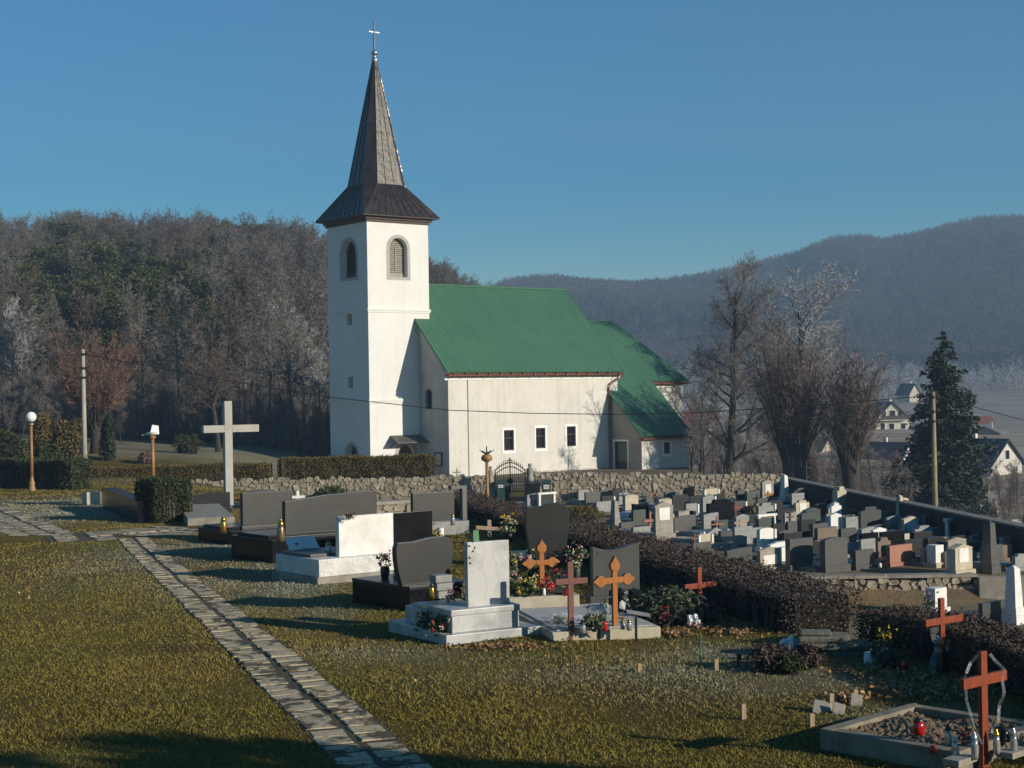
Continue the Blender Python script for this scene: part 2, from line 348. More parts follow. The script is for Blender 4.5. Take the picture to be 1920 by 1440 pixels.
def panel(mb, axis, val, outer, holes, depth):
    """upright wall skin in church-local space; openings cut through with reveals going inwards"""
    loops = [[Vector((p[0], p[1], 0)) for p in q] for q in [outer]+holes]
    flat = [p for q in loops for p in q]
    to = (lambda p, d=0: (val+d, p[0], p[1])) if axis == 0 else (lambda p, d=0: (p[0], val+d, p[1]))
    for t in tessellate_polygon(loops): mb.poly([to(flat[i]) for i in t])
    for q in holes:
        for a, c in zip(q, q[1:]+q[:1]): mb.poly([to(a), to(c), to(c, depth), to(a, depth)])
def arch(c0, c1, z0, z1, n=10):                       # round-headed opening outline
    r = (c1-c0)/2; c = (c0+c1)/2; zs = z1-r
    return [(c0, z0), (c1, z0)]+[(c+r*math.cos(t), zs+r*math.sin(t)) for t in [math.pi*i/n for i in range(n+1)]]
def rect(c0, c1, z0, z1): return [(c0, z0), (c1, z0), (c1, z1), (c0, z1)]
def ring(mb, axis, val, outer, inner, d):             # flat band round an opening, proud of the wall by d
    to = (lambda p, dd: (val-dd, p[0], p[1])) if axis == 0 else (lambda p, dd: (p[0], val-dd, p[1]))
    n = len(outer)
    for i in range(n):
        j = (i+1) % n
        mb.poly([to(outer[i], d), to(outer[j], d), to(inner[j], d), to(inner[i], d)])
        mb.poly([to(outer[i], d), to(outer[j], d), to(outer[j], 0), to(outer[i], 0)]); mb.poly([to(inner[i], d), to(inner[j], d), to(inner[j], 0), to(inner[i], 0)])
def sheet(mb, axis, val, outline):
    to = (lambda p: (val, p[0], p[1])) if axis == 0 else (lambda p: (p[0], val, p[1]))
    mb.poly([to(p) for p in outline])
ZB = -3.2
ts = on(803.5, 500, 1, 0)[0]; td = on(614.5, 500, 0, 0)[1]
ze = on(689, 414, 1, 0)[2]; zb1 = on(691, 578, 1, 0)[2]; zb2 = on(695, 749, 1, 0)[2]
def span(u0, u1, v0, v1, axis, val, k=None):         # opening from photo corners -> (c0,c1,z0,z1)
    a = on(u0, v1, axis, val); c = on(u1, v0, axis, val); i = 1-axis
    lo, hi = sorted((a[i], c[i])); return lo, hi, a[2], c[2]
# tower
be = span(731, 763, 447, 519, 1, 0); bw = span(641, 667, 449, 523, 0, 0); w1 = span(650.5, 659.5, 589, 610, 0, 0); w2 = span(652.5, 661.5, 706, 728, 0, 0)
dw = span(650, 670, 834, 880, 0, 0); ds = span(747, 777, 833, 880, 1, 0)
tw = MB(); holesS = [arch(*be), arch(*ds)]; holesW = [arch(*bw), rect(*w1), rect(*w2), arch(*dw)]
panel(tw, 1, 0, rect(0, ts, ZB, ze), holesS, .45); panel(tw, 0, 0, rect(0, td, ZB, ze), holesW, .45)
tw.poly([(ts, 0, ZB), (ts, td, ZB), (ts, td, ze), (ts, 0, ze)]); tw.poly([(0, td, ZB), (ts, td, ZB), (ts, td, ze), (0, td, ze)])
cp('tower_wall', tw, PLAS)
for z in (zb1, zb2):                                  # string courses
    mb = MB(); d = .09
    for zz, dd in ((z, d), (z-.13, d*.55)):
        hh_ = .13
        mb.box(-dd, ts+dd, -dd, 0, zz-hh_, zz); mb.box(-dd, 0, 0, td+dd, zz-hh_, zz)
    cp('string_course', mb, PLAS)
mb = MB(); ring(mb, 1, 0, arch(be[0]-.24, be[1]+.24, be[2]-.2, be[3]+.24), arch(*be), .02); cp('stone_surround', mb, STONET)
mb = MB(); ring(mb, 0, 0, arch(bw[0]-.24, bw[1]+.24, bw[2]-.2, bw[3]+.24), arch(*bw), .02); cp('stone_surround', mb, STONET)
mb = MB(); ring(mb, 1, 0, arch(ds[0]-.26, ds[1]+.26, ds[2], ds[3]+.26), arch(*ds), .03); cp('stone_surround', mb, STONET)
mb = MB(); ring(mb, 0, 0, arch(dw[0]-.2, dw[1]+.2, dw[2], dw[3]+.2), arch(*dw), .03); cp('stone_surround', mb, STONET)
# belfry louvre shutters
LOUV = mat('weathered_grey_louvre', (.40, .36, .29), .85, (.30, .27, .21), 4, bmp=.2)
def louvres(axis, val, op, m, split=True):
    c0, c1, z0, z1 = op; c0 += .02; c1 -= .02
    mb = MB(); dpt = val+.40
    def bx(a, c, zz0, zz1, d0, d1):
        if axis == 1: mb.box(a, c, dpt+d0, dpt+d1, zz0, zz1)
        else: mb.box(dpt+d0, dpt+d1, a, c, zz0, zz1)
    mid = (c0+c1)/2; bx(mid-.04, mid+.04, z0+.35, z1-.65, -.05, .02); bx(c0, c1, z1-.72, z1-.65, -.05, .02); bx(c0, c1, z0, z0+.32, -.03, .02)
    sh = cp('shutter', mb, m)
    r = (c1-c0)/2; z = z0+.36
    while z < z1-.08:
        half = r-.05
        if z > z1-r: half = math.sqrt(max(r*r-(z-(z1-r))**2, .01))-.05
        mb = MB()
        if axis == 1: mb.slab([(mid-half, dpt-.03, z), (mid+half, dpt-.03, z), (mid+half, dpt+.05, z+.09), (mid-half, dpt+.05, z+.09)], (0, .006, .02))
        else: mb.slab([(dpt-.03, mid-half, z), (dpt-.03, mid+half, z), (dpt+.05, mid+half, z+.09), (dpt+.05, mid-half, z+.09)], (.006, 0, .02))
        cp('slat', mb, m, sh); z += .135
    mb = MB(); sheet(mb, axis, dpt+.1, arch(c0-.03, c1+.03, z0-.02, z1+.02)); cp('shutter_backing', mb, FRAMEB, sh)
louvres(1, 0, be, LOUV); louvres(0, 0, bw, FRAMEB)
for w_ in (w1, w2): mb = MB(); sheet(mb, 0, .40, rect(w_[0]-.02, w_[1]+.02, w_[2]-.02, w_[3]+.02)); cp('window', mb, DARKIN)
DOORR = mat('red_brown_door_boards', (.20, .065, .04), .7, (.13, .042, .03), 4, stretch=(6, 6, .6), bmp=.3)
mb = MB(); sheet(mb, 1, .36, arch(ds[0]-.03, ds[1]+.03, ds[2], ds[3]+.02)); cp('door', mb, DOORR)
mb = MB(); sheet(mb, 0, .42, arch(dw[0]-.03, dw[1]+.03, dw[2], dw[3]+.02)); cp('door', mb, FRAMEB)
# door canopy
c0 = on(731, 820, 1, 0); c1 = on(796, 818, 1, 0)
mb = MB(); mb.slab([(c0[0], -.02, c0[2]+.05), (c1[0], -.02, c0[2]+.05), (c1[0]+.1, -1.15, c0[2]-.42), (c0[0]-.1, -1.15, c0[2]-.42)], (0, .03, .07))
can = cp('door_canopy', mb, mat('slate_grey_sheet', (.10, .095, .085), .6, (.07, .066, .06), 3, bmp=.3))
for s_ in (c0[0]+.05, c1[0]-.05): mb = MB(); mb.tube([(s_, 0, c0[2]-.7), (s_, -.5, c0[2]-.42), (s_, -1.05, c0[2]-.38)], .035, 5); cp('bracket', mb, FRAMEB, can)
# cornice, spire
mb = MB()
for d0, z0, z1 in ((.10, ze-.02, ze+.16), (.22, ze+.16, ze+.32), (.34, ze+.32, ze+.44)): mb.box(-d0, ts+d0, -d0, td+d0, z0, z1)
cp('cornice', mb, CORN)
SPR = link('spire', None, ROOT); zs0 = ze+.42; cx, cq = ts/2, td/2
zs1 = on(709, 344, 1, td/2-1.7)[2]; zap = on(701, 112, 1, td/2)[2]
mM, bB, E = 1.72, 1.05, ts/2+.62
def sp(x, y, z): return Vector((cx+x, cq+y, z))
def strips(b0, b1, t0, t1, N, m):
    """one roof face laid in N metal sheets with an upstanding seam on each joint"""
    nrm = (b1-b0).cross(((t0+t1)/2)-b0).normalized()
    if nrm.dot(((b0+b1)/2)-sp(0, 0, b0.z)) < 0: nrm = -nrm
    for i in range(N):
        f0, f1 = i/N, (i+1)/N; L = lambda a, c, f: a+(c-a)*f
        mb = MB(); mb.slab([L(b0, b1, f0), L(b0, b1, f1), L(t0, t1, f1), L(t0, t1, f0)], nrm*.012)
        ed = (b1-b0).normalized()*.018
        p0, p1 = L(b0, b1, f0), L(t0, t1, f0); mb.slab([p0-ed, p0+ed, p1+ed, p1-ed], nrm*.055)
        cp('metal_sheet', mb, m, SPR)
sq = [(-E, -E), (E, -E), (E, E), (-E, E)]; sides = [((-bB, -mM), (bB, -mM)), ((mM, -bB), (mM, bB)), ((bB, mM), (-bB, mM)), ((-mM, bB), (-mM, -bB))]
apex = .10
for i in range(4):
    a, c = sq[i], sq[(i+1) % 4]; t0, t1 = sides[i]; prev = sides[i-1]
    strips(sp(*a, zs0), sp(*c, zs0), sp(*t0, zs1), sp(*t1, zs1), 10, SPIREM)                # bell-cast skirt
    mb = MB(); nn = (Vector((a[0], a[1], 0))).normalized(); mb.slab([sp(*a, zs0), sp(*t0, zs1), sp(*prev[1], zs1)], Vector((nn.x*.014, nn.y*.014, .01))); cp('metal_sheet', mb, SPIREM, SPR)
    k = apex/mM
    strips(sp(*t0, zs1), sp(*t1, zs1), sp(t0[0]*k, t0[1]*k, zap), sp(t1[0]*k, t1[1]*k, zap), 3, SPIRE_LIT if i == 0 else SPIREM)
    strips(sp(*prev[1], zs1), sp(*t0, zs1), sp(prev[1][0]*k, prev[1][1]*k, zap), sp(t0[0]*k, t0[1]*k, zap), 1, SPIREM)
mb = MB(); mb.box(cx-E, cx+E, cq-E, cq+E, zs0-.07, zs0-.005); cp('spire_soffit', mb, CORN, SPR)
zc0 = on(700, 38, 1, td/2)[2]
CR = link('spire_cross', None, ROOT)
mb = MB(); mb.tube([(cx, cq, zap-.2), (cx, cq, zc0)], [.13, .075], 8); cp('mast', mb, GALV, CR)
mb = MB(); mb.lathe([(.1, zap-.35), (.26, zap), (.16, zap+.12), (.12, zap+.3), (.2, zap+.38), (.24, zap+.5), (.18, zap+.62), (.08, zap+.7)], 12, (cx, cq, 0)); cp('ball', mb, GALV, CR, smooth=True)
za = on(700, 60, 1, td/2)[2]
mb = MB(); mb.box(cx-.42, cx+.42, cq-.025, cq+.025, za-.025, za+.025); cp('crossbar', mb, GALV, CR)
# nave
sg = on(785, 640, 1, 0)[0]; C0 = Vector((sg, 0, 0)); Cw = A0+W_*sg; p_ = along(Cw, -N_, 842); qs = -p_; qr = td/2; hw = qr-qs
zwall = on(842, 699, 1, qs)[2]; zeav = zwall+.05; zrid = on(940, 540, 1, qr)[2]
sE = on(1062, 542, 1, qr)[0]; slope = (zrid-zeav)/(hw+.35)
qN = qr+hw
win = [span(*q, 1, qs) for q in ((945, 963, 806, 845), (1005, 1022, 802, 841), (1063, 1079, 799, 837))]
nv = MB(); panel(nv, 1, qs, rect(sg, sE-.3, ZB, zwall+.1), [rect(*q) for q in win], .22); cp('nave_wall', nv, PLASN)
ww = span(797.5, 810, 729, 767, 0, sg)
gv = MB(); panel(gv, 0, sg, [(qs, ZB), (qN, ZB), (qN, zwall+.05), (qr, zrid-.1), (qs, zwall+.05)], [arch(*ww)], .25)
gv.poly([(sE-.3, qs, ZB), (sE-.3, qN, ZB), (sE-.3, qN, zwall), (sE-.3, qr, zrid-.1), (sE-.3, qs, zwall)]); gv.poly([(sg, qN, ZB), (sE-.3, qN, ZB), (sE-.3, qN, zwall+.1), (sg, qN, zwall+.1)])
cp('gable_wall', gv, PLASG)
mb = MB(); ring(mb, 0, sg, arch(ww[0]-.12, ww[1]+.12, ww[2]-.1, ww[3]+.12), arch(*ww), .02); cp('stone_surround', mb, STONET)
mb = MB(); sheet(mb, 0, sg+.2, arch(*ww)); cp('window', mb, DARKIN)
def rwindow(axis, val, q, dd=.2):
    sur = MB(); g = .16
    ring(sur, axis, val, rect(q[0]-g, q[1]+g, q[2]-g-.05, q[3]+g), rect(*q), .025); wnd = cp('window', sur, TRIM)
    mb = MB(); ring(mb, axis, val+dd-.05, rect(*q), rect(q[0]+.07, q[1]-.07, q[2]+.07, q[3]-.07), .04); cp('frame', mb, FRAMEB, wnd)
    mb = MB(); sheet(mb, axis, val+dd, rect(*q)); cp('pane', mb, DARKIN, wnd)
    mb = MB(); mz = q[2]+(q[3]-q[2])*.6
    if axis == 1: mb.box(q[0]+.07, q[1]-.07, val+dd-.08, val+dd-.03, mz-.025, mz+.025)
    else: mb.box(val+dd-.08, val+dd-.03, q[0]+.07, q[1]-.07, mz-.025, mz+.025)
    cp('glazing_bar', mb, FRAMEB, wnd)
for q in win: rwindow(1, qs, q)
def roofslab(name, pts, m=GREEN, th=.1):
    n_ = (Vector(pts[1])-Vector(pts[0])).cross(Vector(pts[2])-Vector(pts[0])).normalized(); n_ = n_ if n_.z > 0 else -n_
    mb = MB(); mb.slab(pts, -n_*th); return cp(name, mb, m)
ov = .38; sw = sg-.32
roofslab('nave_roof', [(sw, qs-ov, zeav), (sE, qs-ov, zeav), (sE, qr, zrid), (sw, qr, zrid)])
roofslab('nave_roof', [(sw, qN+ov, zeav), (sE, qN+ov, zeav), (sE, qr, zrid), (sw, qr, zrid)])
mb = MB(); mb.tube([(sw, qr, zrid+.02), (sE, qr, zrid+.02)], .11, 8); cp('ridge_cap', mb, GREEN)
for sx_ in (sw-.03, sE): mb = MB(); mb.slab([(sx_, qs-ov, zeav-.16), (sx_, qs-ov, zeav+.03), (sx_, qr, zrid+.03), (sx_, qr, zrid-.16)], (.03, 0, 0)); cp('verge_board', mb, GREEN)
def gutter(s0, s1, q, z):
    mb = MB(); pr = [(q-.02-.15*math.sin(t), z-.16+.02-.12*(1-abs(math.cos(t)))*1.1) for t in [math.pi*i/6 for i in range(7)]]
    pts = []
    for i in range(6):
        a, c = pr[i], pr[i+1]; mb.poly([(s0, a[0], a[1]), (s1, a[0], a[1]), (s1, c[0], c[1]), (s0, c[0], c[1])])
    mb.box(s0, s1, q+.0, q+.34, z-.30, z-.12); return cp('gutter', mb, COPPER)
g1 = gutter(sw, sE, qs-ov, zeav)
for i in range(int(sE-sw)): x = sw+.5+i; mb = MB(); mb.box(x-.02, x+.02, qs-ov-.19, qs-ov, zeav-.32, zeav-.06); cp('gutter_bracket', mb, COPPER, g1)
mb = MB(); mb.box(sw, sE, qs-.06, qs-.01, zeav-.55, zeav-.32); cp('eaves_board', mb, TRIM)
x1 = on(877, 760, 1, qs)[0]; mb = MB(); mb.tube([(x1, qs-.05, zwall-.4), (x1, qs-.05, ZB)], .018, 5); cp('lightning_conductor', mb, IRON)
mb = MB(); mb.box(on(1000, 880, 1, qs)[0], sE-.4, qs-.05, qs-.005, ZB, on(1060, 880, 1, qs)[2]); cp('stone_socle', mb, mat('pale_stone_socle', (.62, .58, .52), .9, (.42, .39, .34), 5, lo=.45, hi=.55, bmp=.4))
# notice board on the gable wall
nb_ = span(816, 829.5, 848, 874, 0, sg); mb = MB(); ring(mb, 0, sg-.03, rect(*nb_), rect(nb_[0]+.09, nb_[1]-.09, nb_[2]+.09, nb_[3]-.09), .05); nbo = cp('notice_board', mb, IRON)
mb = MB(); sheet(mb, 0, sg-.035, rect(*nb_)); cp('board_panel', mb, PLASG, nbo)
# choir and annex
zcr = on(1130, 602, 1, qr)[2]; sc1 = on(1150, 602, 1, qr)[0]; sg_ = .86
qc = qr-5.0; zce = zcr-(5.0+.3)*slope
sC = on(1280, 745, 1, qc)[0]
sCe = on(1292, 711, 1, qc-.3)[0]; zce = on(1262, 713, 1, qc-.3)[2]; slc = (zcr-zce)/5.3
saw = on(1145, 800, 1, qs)[0]; Pw = A0+W_*saw+N_*qs; qa = qs-along(Pw, -N_, 1203); sae = on(1292, 850, 1, qa)[0]
zae = zcr-slc*(qr-(qa-.3)); zaw = zae-.12
choir = MB(); choir.poly([(sE-.4, qc, ZB), (sC, qc, ZB), (sC, qc, zce), (sE-.4, qc, zce)]); choir.poly([(sC, qc, ZB), (sC, 2*qr-qc, ZB), (sC, 2*qr-qc, zce), (sC, qc, zce)])
choir.poly([(sE-.4, 2*qr-qc, ZB), (sC, 2*qr-qc, ZB), (sC, 2*qr-qc, zce), (sE-.4, 2*qr-qc, zce)]); cp('choir_wall', choir, PLASN)
sar = on(1230, 714, 1, qc-.3)[0]; sa1 = on(1300, 811, 1, qa-.3)[0]
roofslab('choir_roof', [(sE-.35, qr, zcr), (sc1, qr, zcr), (sCe, qc-.3, zce), (sE-.35, qc-.3, zce)])
roofslab('choir_roof', [(sc1, qr, zcr), (sCe, qc-.3, zce), (sCe, 2*qr-qc+.3, zce)])
roofslab('choir_roof', [(sE-.35, qr, zcr), (sc1, qr, zcr), (sCe, 2*qr-qc+.3, zce), (sE-.35, 2*qr-qc+.3, zce)])
qmid = lambda q: zcr-slc*(qr-q)
roofslab('annex_roof', [(saw-.25, qa-.3, zae), (sa1, qa-.3, zae), (sa1, qc-.3, zce), (saw-.25, qc-.3, zce)])
gutter(sa1-.02, sCe, qc-.3, zce); gutter(saw-.25, sa1, qa-.3, zae)
aw = span(1244.5, 1256, 829, 851, 1, qa); ad = span(1153, 1176, 828, 888, 0, saw)
an = MB(); panel(an, 1, qa, rect(saw, sae, ZB, zaw), [rect(*aw)], .2)
an.poly([(sae, qa, ZB), (sae, qc, ZB), (sae, qc, qmid(qc)-.1), (sae, qa, zaw)]); cp('annex_wall', an, PLASN)
an = MB(); panel(an, 0, saw, [(qa, ZB), (qs+.02, ZB), (qs+.02, qmid(qs)-.1), (qa, zaw)], [rect(*ad)], .2); cp('annex_side_wall', an, mat('brown_grey_plaster', (.40, .35, .29), .92, (.32, .28, .23), .6, fine=.06, fscale=9, bmp=.2, bscale=25))
rwindow(1, qa, aw)
sur = MB(); ring(sur, 0, saw, rect(ad[0]-.14, ad[1]+.14, ad[2], ad[3]+.14), rect(*ad), .025); cp('door_surround', sur, TRIM)
mb = MB(); ring(mb, 0, saw+.15, rect(*ad), rect(ad[0]+.2, ad[1]-.2, ad[2]+.9, ad[3]-.12), .04); mb.box(saw+.14, saw+.17, ad[0], ad[1], ad[2], ad[2]+.9); dr = cp('annex_door', mb, FRAMEB)
mb = MB(); sheet(mb, 0, saw+.16, rect(*ad)); cp('pane', mb, mat('door_glass_with_curtain', (.22, .23, .17), .2, (.16, .17, .13), 2, bmp=0), dr)
x1 = sE-.55; mb = MB(); zz = on(1145, 735, 1, qs)[2]
mb.tube([(sE-.1, qs-ov-.05, zeav-.25), (sE-.3, qs-ov+.05, zeav-.5), (saw-.15, qs-.12, zeav-.95), (saw-.2, qs-.1, zeav-1.2), (saw-.2, qs-.1, ZB)], .065, 7); cp('downpipe', mb, COPPER)
mb = MB(); mb.tube([(sa1-.3, qa-.35, zae-.25), (sae+.06, qa-.08, zae-.7), (sae+.06, qa-.08, ZB)], .055, 7); cp('downpipe', mb, COPPER)

# ------------------------------------------------------------------ dry stone walls of the terrace
STONE = mat('fieldstone', (.45, .375, .265), .95, (.33, .275, .195), 1.3, fine=.18, fscale=30, bmp=.5, bscale=18, coord='Object', bdist=.03)
STONE2 = mat('pale_fieldstone', (.53, .45, .33), .95, (.39, .33, .245), 1.6, fine=.18, fscale=30, bmp=.5, bscale=18, bdist=.03)
STONE3 = mat('dark_fieldstone', (.35, .29, .21), .95, (.25, .205, .15), 1.6, fine=.18, fscale=30, bmp=.5, bscale=18, bdist=.03)
MORTAR = mat('earthy_mortar', (.33, .275, .20), 1., (.22, .18, .13), 3, bmp=.6, bscale=20, bdist=.04)
def stone_mesh(rng, m):
    n = 7; ang = np.sort(np.linspace(0, 2*math.pi, n, False)+rng.uniform(-.28, .28, n)); rr = rng.uniform(.84, 1.12, n)
    o = [(.5*rr[i]*math.copysign(abs(math.cos(a))**.6, math.cos(a)), .5*rr[i]*math.copysign(abs(math.sin(a))**.6, math.sin(a))) for i, a in enumerate(ang)]
    V = [(x, .5, z) for x, z in o]+[(x, -.1, z) for x, z in o]+[(x*.84+rng.uniform(-.03, .03), -.5+rng.uniform(-.1, .12), z*.84+rng.uniform(-.03, .03)) for x, z in o]
    F = [tuple(2*n+i for i in range(n))]
    for k in (0, n):
        for i in range(n): j = (i+1) % n; F.append((k+i, k+j, k+n+j, k+n+i))
    me = bpy.data.meshes.new('stone'); me.from_pydata(V, [], F); me.materials.append(m); return me
_rs = np.random.default_rng(5)
STONES = [stone_mesh(_rs, mm) for mm in (STONE, STONE, STONE2, STONE3) for _ in range(4)]
def masonry(root, L, z0, z1, thick, rows, wmin, wmax, rng, name='stone', zskip=None, limit=300):
    """stones of a wall face laid in wobbly courses along local x, front at local y=0; z0,z1 functions of x"""
    cells = []
    for r_ in range(rows):
        x = rng.uniform(-.1, 0)
        while x < L:
            wd = rng.uniform(wmin, wmax); f0, f1 = r_/rows, (r_+1)/rows; xm = min(x+wd/2, L)
            a, c = z0(xm), z1(xm); hgt_ = (c-a)/rows; zc = a+(c-a)*(f0+f1)/2+rng.uniform(-.09, .09)
            if min(x+wd, L)-x > .1: cells.append((xm, zc, min(wd, L-x)*1.0, hgt_*rng.uniform(.75, 1.45)))
            x += wd
    cells.sort(key=lambda q: -q[2]*q[3]); rest = cells[limit:]
    for q in cells[:limit]:
        o = link(name, STONES[rng.integers(len(STONES))], root, (q[0], .10-rng.uniform(0, .03), q[1]), 0, (q[2]*1.12, .24, q[3]*1.10)); o.rotation_euler = (0, rng.uniform(-.3, .3), 0)
    if rest:
        V, F = [], []
        for q in rest:
            s = STONES[rng.integers(len(STONES))]; i = len(V); V += [(v.co.x*q[2]*.97+q[0], v.co.y*.24+.05, v.co.z*q[3]*.95+q[1]) for v in s.vertices]; F += [tuple(i+k for k in p.vertices) for p in s.polygons]
        me = bpy.data.meshes.new('small_stones'); me.from_pydata(V, [], F); me.materials.append(STONE); kind(link('small_stones', me, root), 'stuff')
def stone_wall(P0, P1, za, zb, zbase, label, rows, wmin, wmax, seed, coping=None):
    P0 = Vector((P0[0], P0[1], 0)); P1 = Vector((P1[0], P1[1], 0)); d = P1-P0; L = d.length; rz = math.atan2(d.y, d.x)
    root = thing('stone_wall', label, 'wall', P0, rz); rng = np.random.default_rng(seed)
    zt = lambda x: za+(zb-za)*x/L
    mb = MB(); mb.slab([(0, .02, zbase-.5), (L, .02, zbase-.5), (L, .02, zt(L)-.06), (0, .02, zt(0)-.06)], (0, .5, 0)); mb.build('mortar_core', MORTAR, root)
    masonry(root, L, lambda x: zbase, lambda x: zt(x), .3, rows, wmin, wmax, rng)
    if coping:
        mb = MB(); mb.slab([(0, -.05, zt(0)-.05), (L, -.05, zt(L)-.05), (L, .65, zt(L)-.05), (0, .65, zt(0)-.05)], (0, 0, .12)); mb.build('coping', coping, root)
    return root
YW = 82.0
def wl(u, v): p = pt(u, v, YW); return (p.x, p.y), p.z
(a0, z0_), (a1, z1_) = wl(345, 902), wl(926, 892)
stone_wall(a0, a1, z0_, z1_, EYE-5.35, 'long fieldstone retaining wall under the clipped hedges and left of the iron gate', 5, .16, .46, 21)
(b0, z2_), (b1, z3_) = wl(987, 887), wl(1468, 889)
stone_wall(b0, b1, z2_, z3_, EYE-5.75, 'fieldstone retaining wall under the church nave, right of the iron gate', 7, .16, .46, 22)
c0_ = pt(1462, 893, 84); c1_ = pt(1928, 987, 50)
rw = thing('boundary_wall', 'long plain wall with grey coping running down the right edge of the cemetery', 'wall', (c0_.x, c0_.y, 0), math.atan2(c1_.y-c0_.y, c1_.x-c0_.x))
Lr = math.hypot(c1_.x-c0_.x, c1_.y-c0_.y); mb = MB(); mb.slab([(0, 0, EYE-6.6), (Lr, 0, EYE-6.6), (Lr, 0, c1_.z-.1), (0, 0, c0_.z-.1)], (0, .4, 0)); mb.build('wall_body', mat('rendered_wall', (.03, .029, .025), .95, (.018, .018, .016), 1.2, bmp=.4), rw)
mb = MB(); mb.slab([(0, -.06, c0_.z-.1), (Lr, -.06, c1_.z-.1), (Lr, .46, c1_.z-.1), (0, .46, c0_.z-.1)], (0, 0, .07)); mb.build('coping', mat('dull_wall_coping', (.24, .22, .18), .95, (.16, .145, .12), 3, bmp=.4), rw)

# ------------------------------------------------------------------ vegetation generators
TW_BROWN = leafmat('brown_twigs', [(.10, .075, .06), (.15, .115, .10), (.07, .055, .045)], .9)
TW_PINK = leafmat('pinkish_twigs', [(.17, .115, .095), (.22, .16, .145), (.11, .08, .068)], .9)
TW_FROST = leafmat('frosted_twigs', [(.31, .29, .275), (.40, .385, .375), (.22, .20, .19)], .9)
TW_HOAR = leafmat('hoar_white_twigs', [(.42, .40, .39), (.56, .55, .55), (.30, .28, .27)], .9)
TW_GREY = leafmat('grey_twigs', [(.15, .13, .11), (.22, .195, .175), (.10, .085, .075)], .9)
TW_OLIVE = leafmat('olive_grey_twigs', [(.13, .115, .075), (.19, .165, .12), (.085, .075, .05)], .9)
TW_RED = leafmat('reddish_brown_twigs', [(.19, .105, .072), (.24, .145, .105), (.11, .065, .048)], .9)
PINE = leafmat('pine_needles', [(.03, .038, .014), (.062, .07, .022), (.115, .11, .038)], .8)
SPRU = leafmat('spruce_needles', [(.016, .026, .018), (.032, .044, .028), (.055, .065, .042)], .8)
THUJ = leafmat('thuja_sprays', [(.02, .03, .012), (.045, .055, .018), (.075, .075, .025)], .8)
OLIV = leafmat('olive_hedge_leaves', [(.075, .06, .016), (.125, .09, .025), (.17, .115, .035), (.055, .055, .018)], .8)
PURP = leafmat('purple_brown_hedge_leaves', [(.028, .017, .013), (.062, .038, .032), (.105, .07, .062), (.05, .042, .016), (.13, .10, .09)], .75)
DARKCORE = mat('inner_twigs', (.010, .007, .005), 1., bmp=.4)
OLIVCORE = mat('inner_olive_leaves', (.085, .062, .02), 1., (.05, .038, .012), 6, bmp=.6, bscale=25, bdist=.04)
def rot_about(d, ang, az):
    a = d.cross(Vector((0, 0, 1)) if abs(d.z) < .95 else Vector((1, 0, 0))).normalized(); b = d.cross(a)
    return (d*math.cos(ang)+(a*math.cos(az)+b*math.sin(az))*math.sin(ang)).normalized()
class Tree:
    def __init__(s, seed): s.r = random.Random(seed); s.mb = MB(); s.rib = []
    def branch(s, p, d, L, r, lev, P):
        R_ = s.r; n = P['seg'][lev]; pts = [p]; dd = d
        for i in range(n):
            j = P['jit'][lev]; dd = (dd+Vector((R_.gauss(0, j), R_.gauss(0, j), R_.gauss(0, j)+P['up'][lev]))).normalized(); pts.append(pts[-1]+dd*(L/n))
        last = P['last']
        if lev <= P['tube']: s.mb.tube(pts, [max(r*(1-.72*i/n), .008) for i in range(n+1)], 7 if lev == 0 else 4, False)
        else:
            wd = P['w']*(1 if lev < last else .75)
            for i in range(n): s.rib.append((pts[i], pts[i+1], wd*(1-.5*i/n), wd*(1-.5*(i+1)/n)))
        if lev >= last: return
        k = P['kids'][lev]; t0 = P['t0'][lev]
        for c in range(k):
            t = t0+(1-t0)*(c+R_.random())/k; f = t*n; i = min(int(f), n-1); q = pts[i].lerp(pts[i+1], f-i); bd = (pts[i+1]-pts[i]).normalized()
            ang = R(R_.uniform(*P['ang'][lev])); nd = rot_about(bd, ang, R_.uniform(0, 2*math.pi))
            s.branch(q, nd, L*P['ratio'][lev]*R_.uniform(.7, 1.2)*(1.15-P['fall'][lev]*t), r*(1-.72*t)*P.get('thin', .55), lev+1, P)
    def meshes(s, name, bark, twig):
        V = np.zeros((len(s.rib), 4, 3)); rng = np.random.default_rng(1)
        A = np.array([tuple(q[0]) for q in s.rib]); B = np.array([tuple(q[1]) for q in s.rib]); W0 = np.array([q[2] for q in s.rib])[:, None]; W1 = np.array([q[3] for q in s.rib])[:, None]
        side = np.cross(B-A, rdir(len(A), rng)); side /= np.maximum(np.linalg.norm(side, axis=1)[:, None], 1e-9)
        V[:, 0] = A-side*W0/2; V[:, 1] = A+side*W0/2; V[:, 2] = B+side*W1/2; V[:, 3] = B-side*W1/2
        crown = np_mesh(name+'_crown', V, np.arange(len(A)*4).reshape(-1, 4), twig)
        return s.mb.mesh(name+'_trunk', bark, True), crown
def joined(name, a, c):                               # one mesh with both materials (for the woods scattered as one mass)
    bm = bmesh.new(); bm.from_mesh(a); k = len(bm.faces); bm.from_mesh(c); bm.faces.ensure_lookup_table()
    for i, f in enumerate(bm.faces): f.material_index = 0 if i < k else 1
    me = bpy.data.meshes.new(name); bm.to_mesh(me); bm.free(); me.materials.append(a.materials[0]); me.materials.append(c.materials[0]); return me
PB = dict(seg=[9, 4, 3, 2, 1], jit=[.05, .13, .16, .2, .2], up=[.03, .05, .03, .03, .02], kids=[16, 7, 6, 4], t0=[.28, .2, .15, .1], ang=[(35, 62), (30, 60), (25, 60), (20, 55)], ratio=[.36, .5, .5, .55], fall=[.62, .4, .3, .2], last=4, tube=1, w=.035)
def bare(seed, H, r, **k):
    P = dict(PB); P.update(k); t = Tree(seed); t.branch(Vector((0, 0, -.3)), Vector((0, 0, 1)), H, r, 0, P); return t
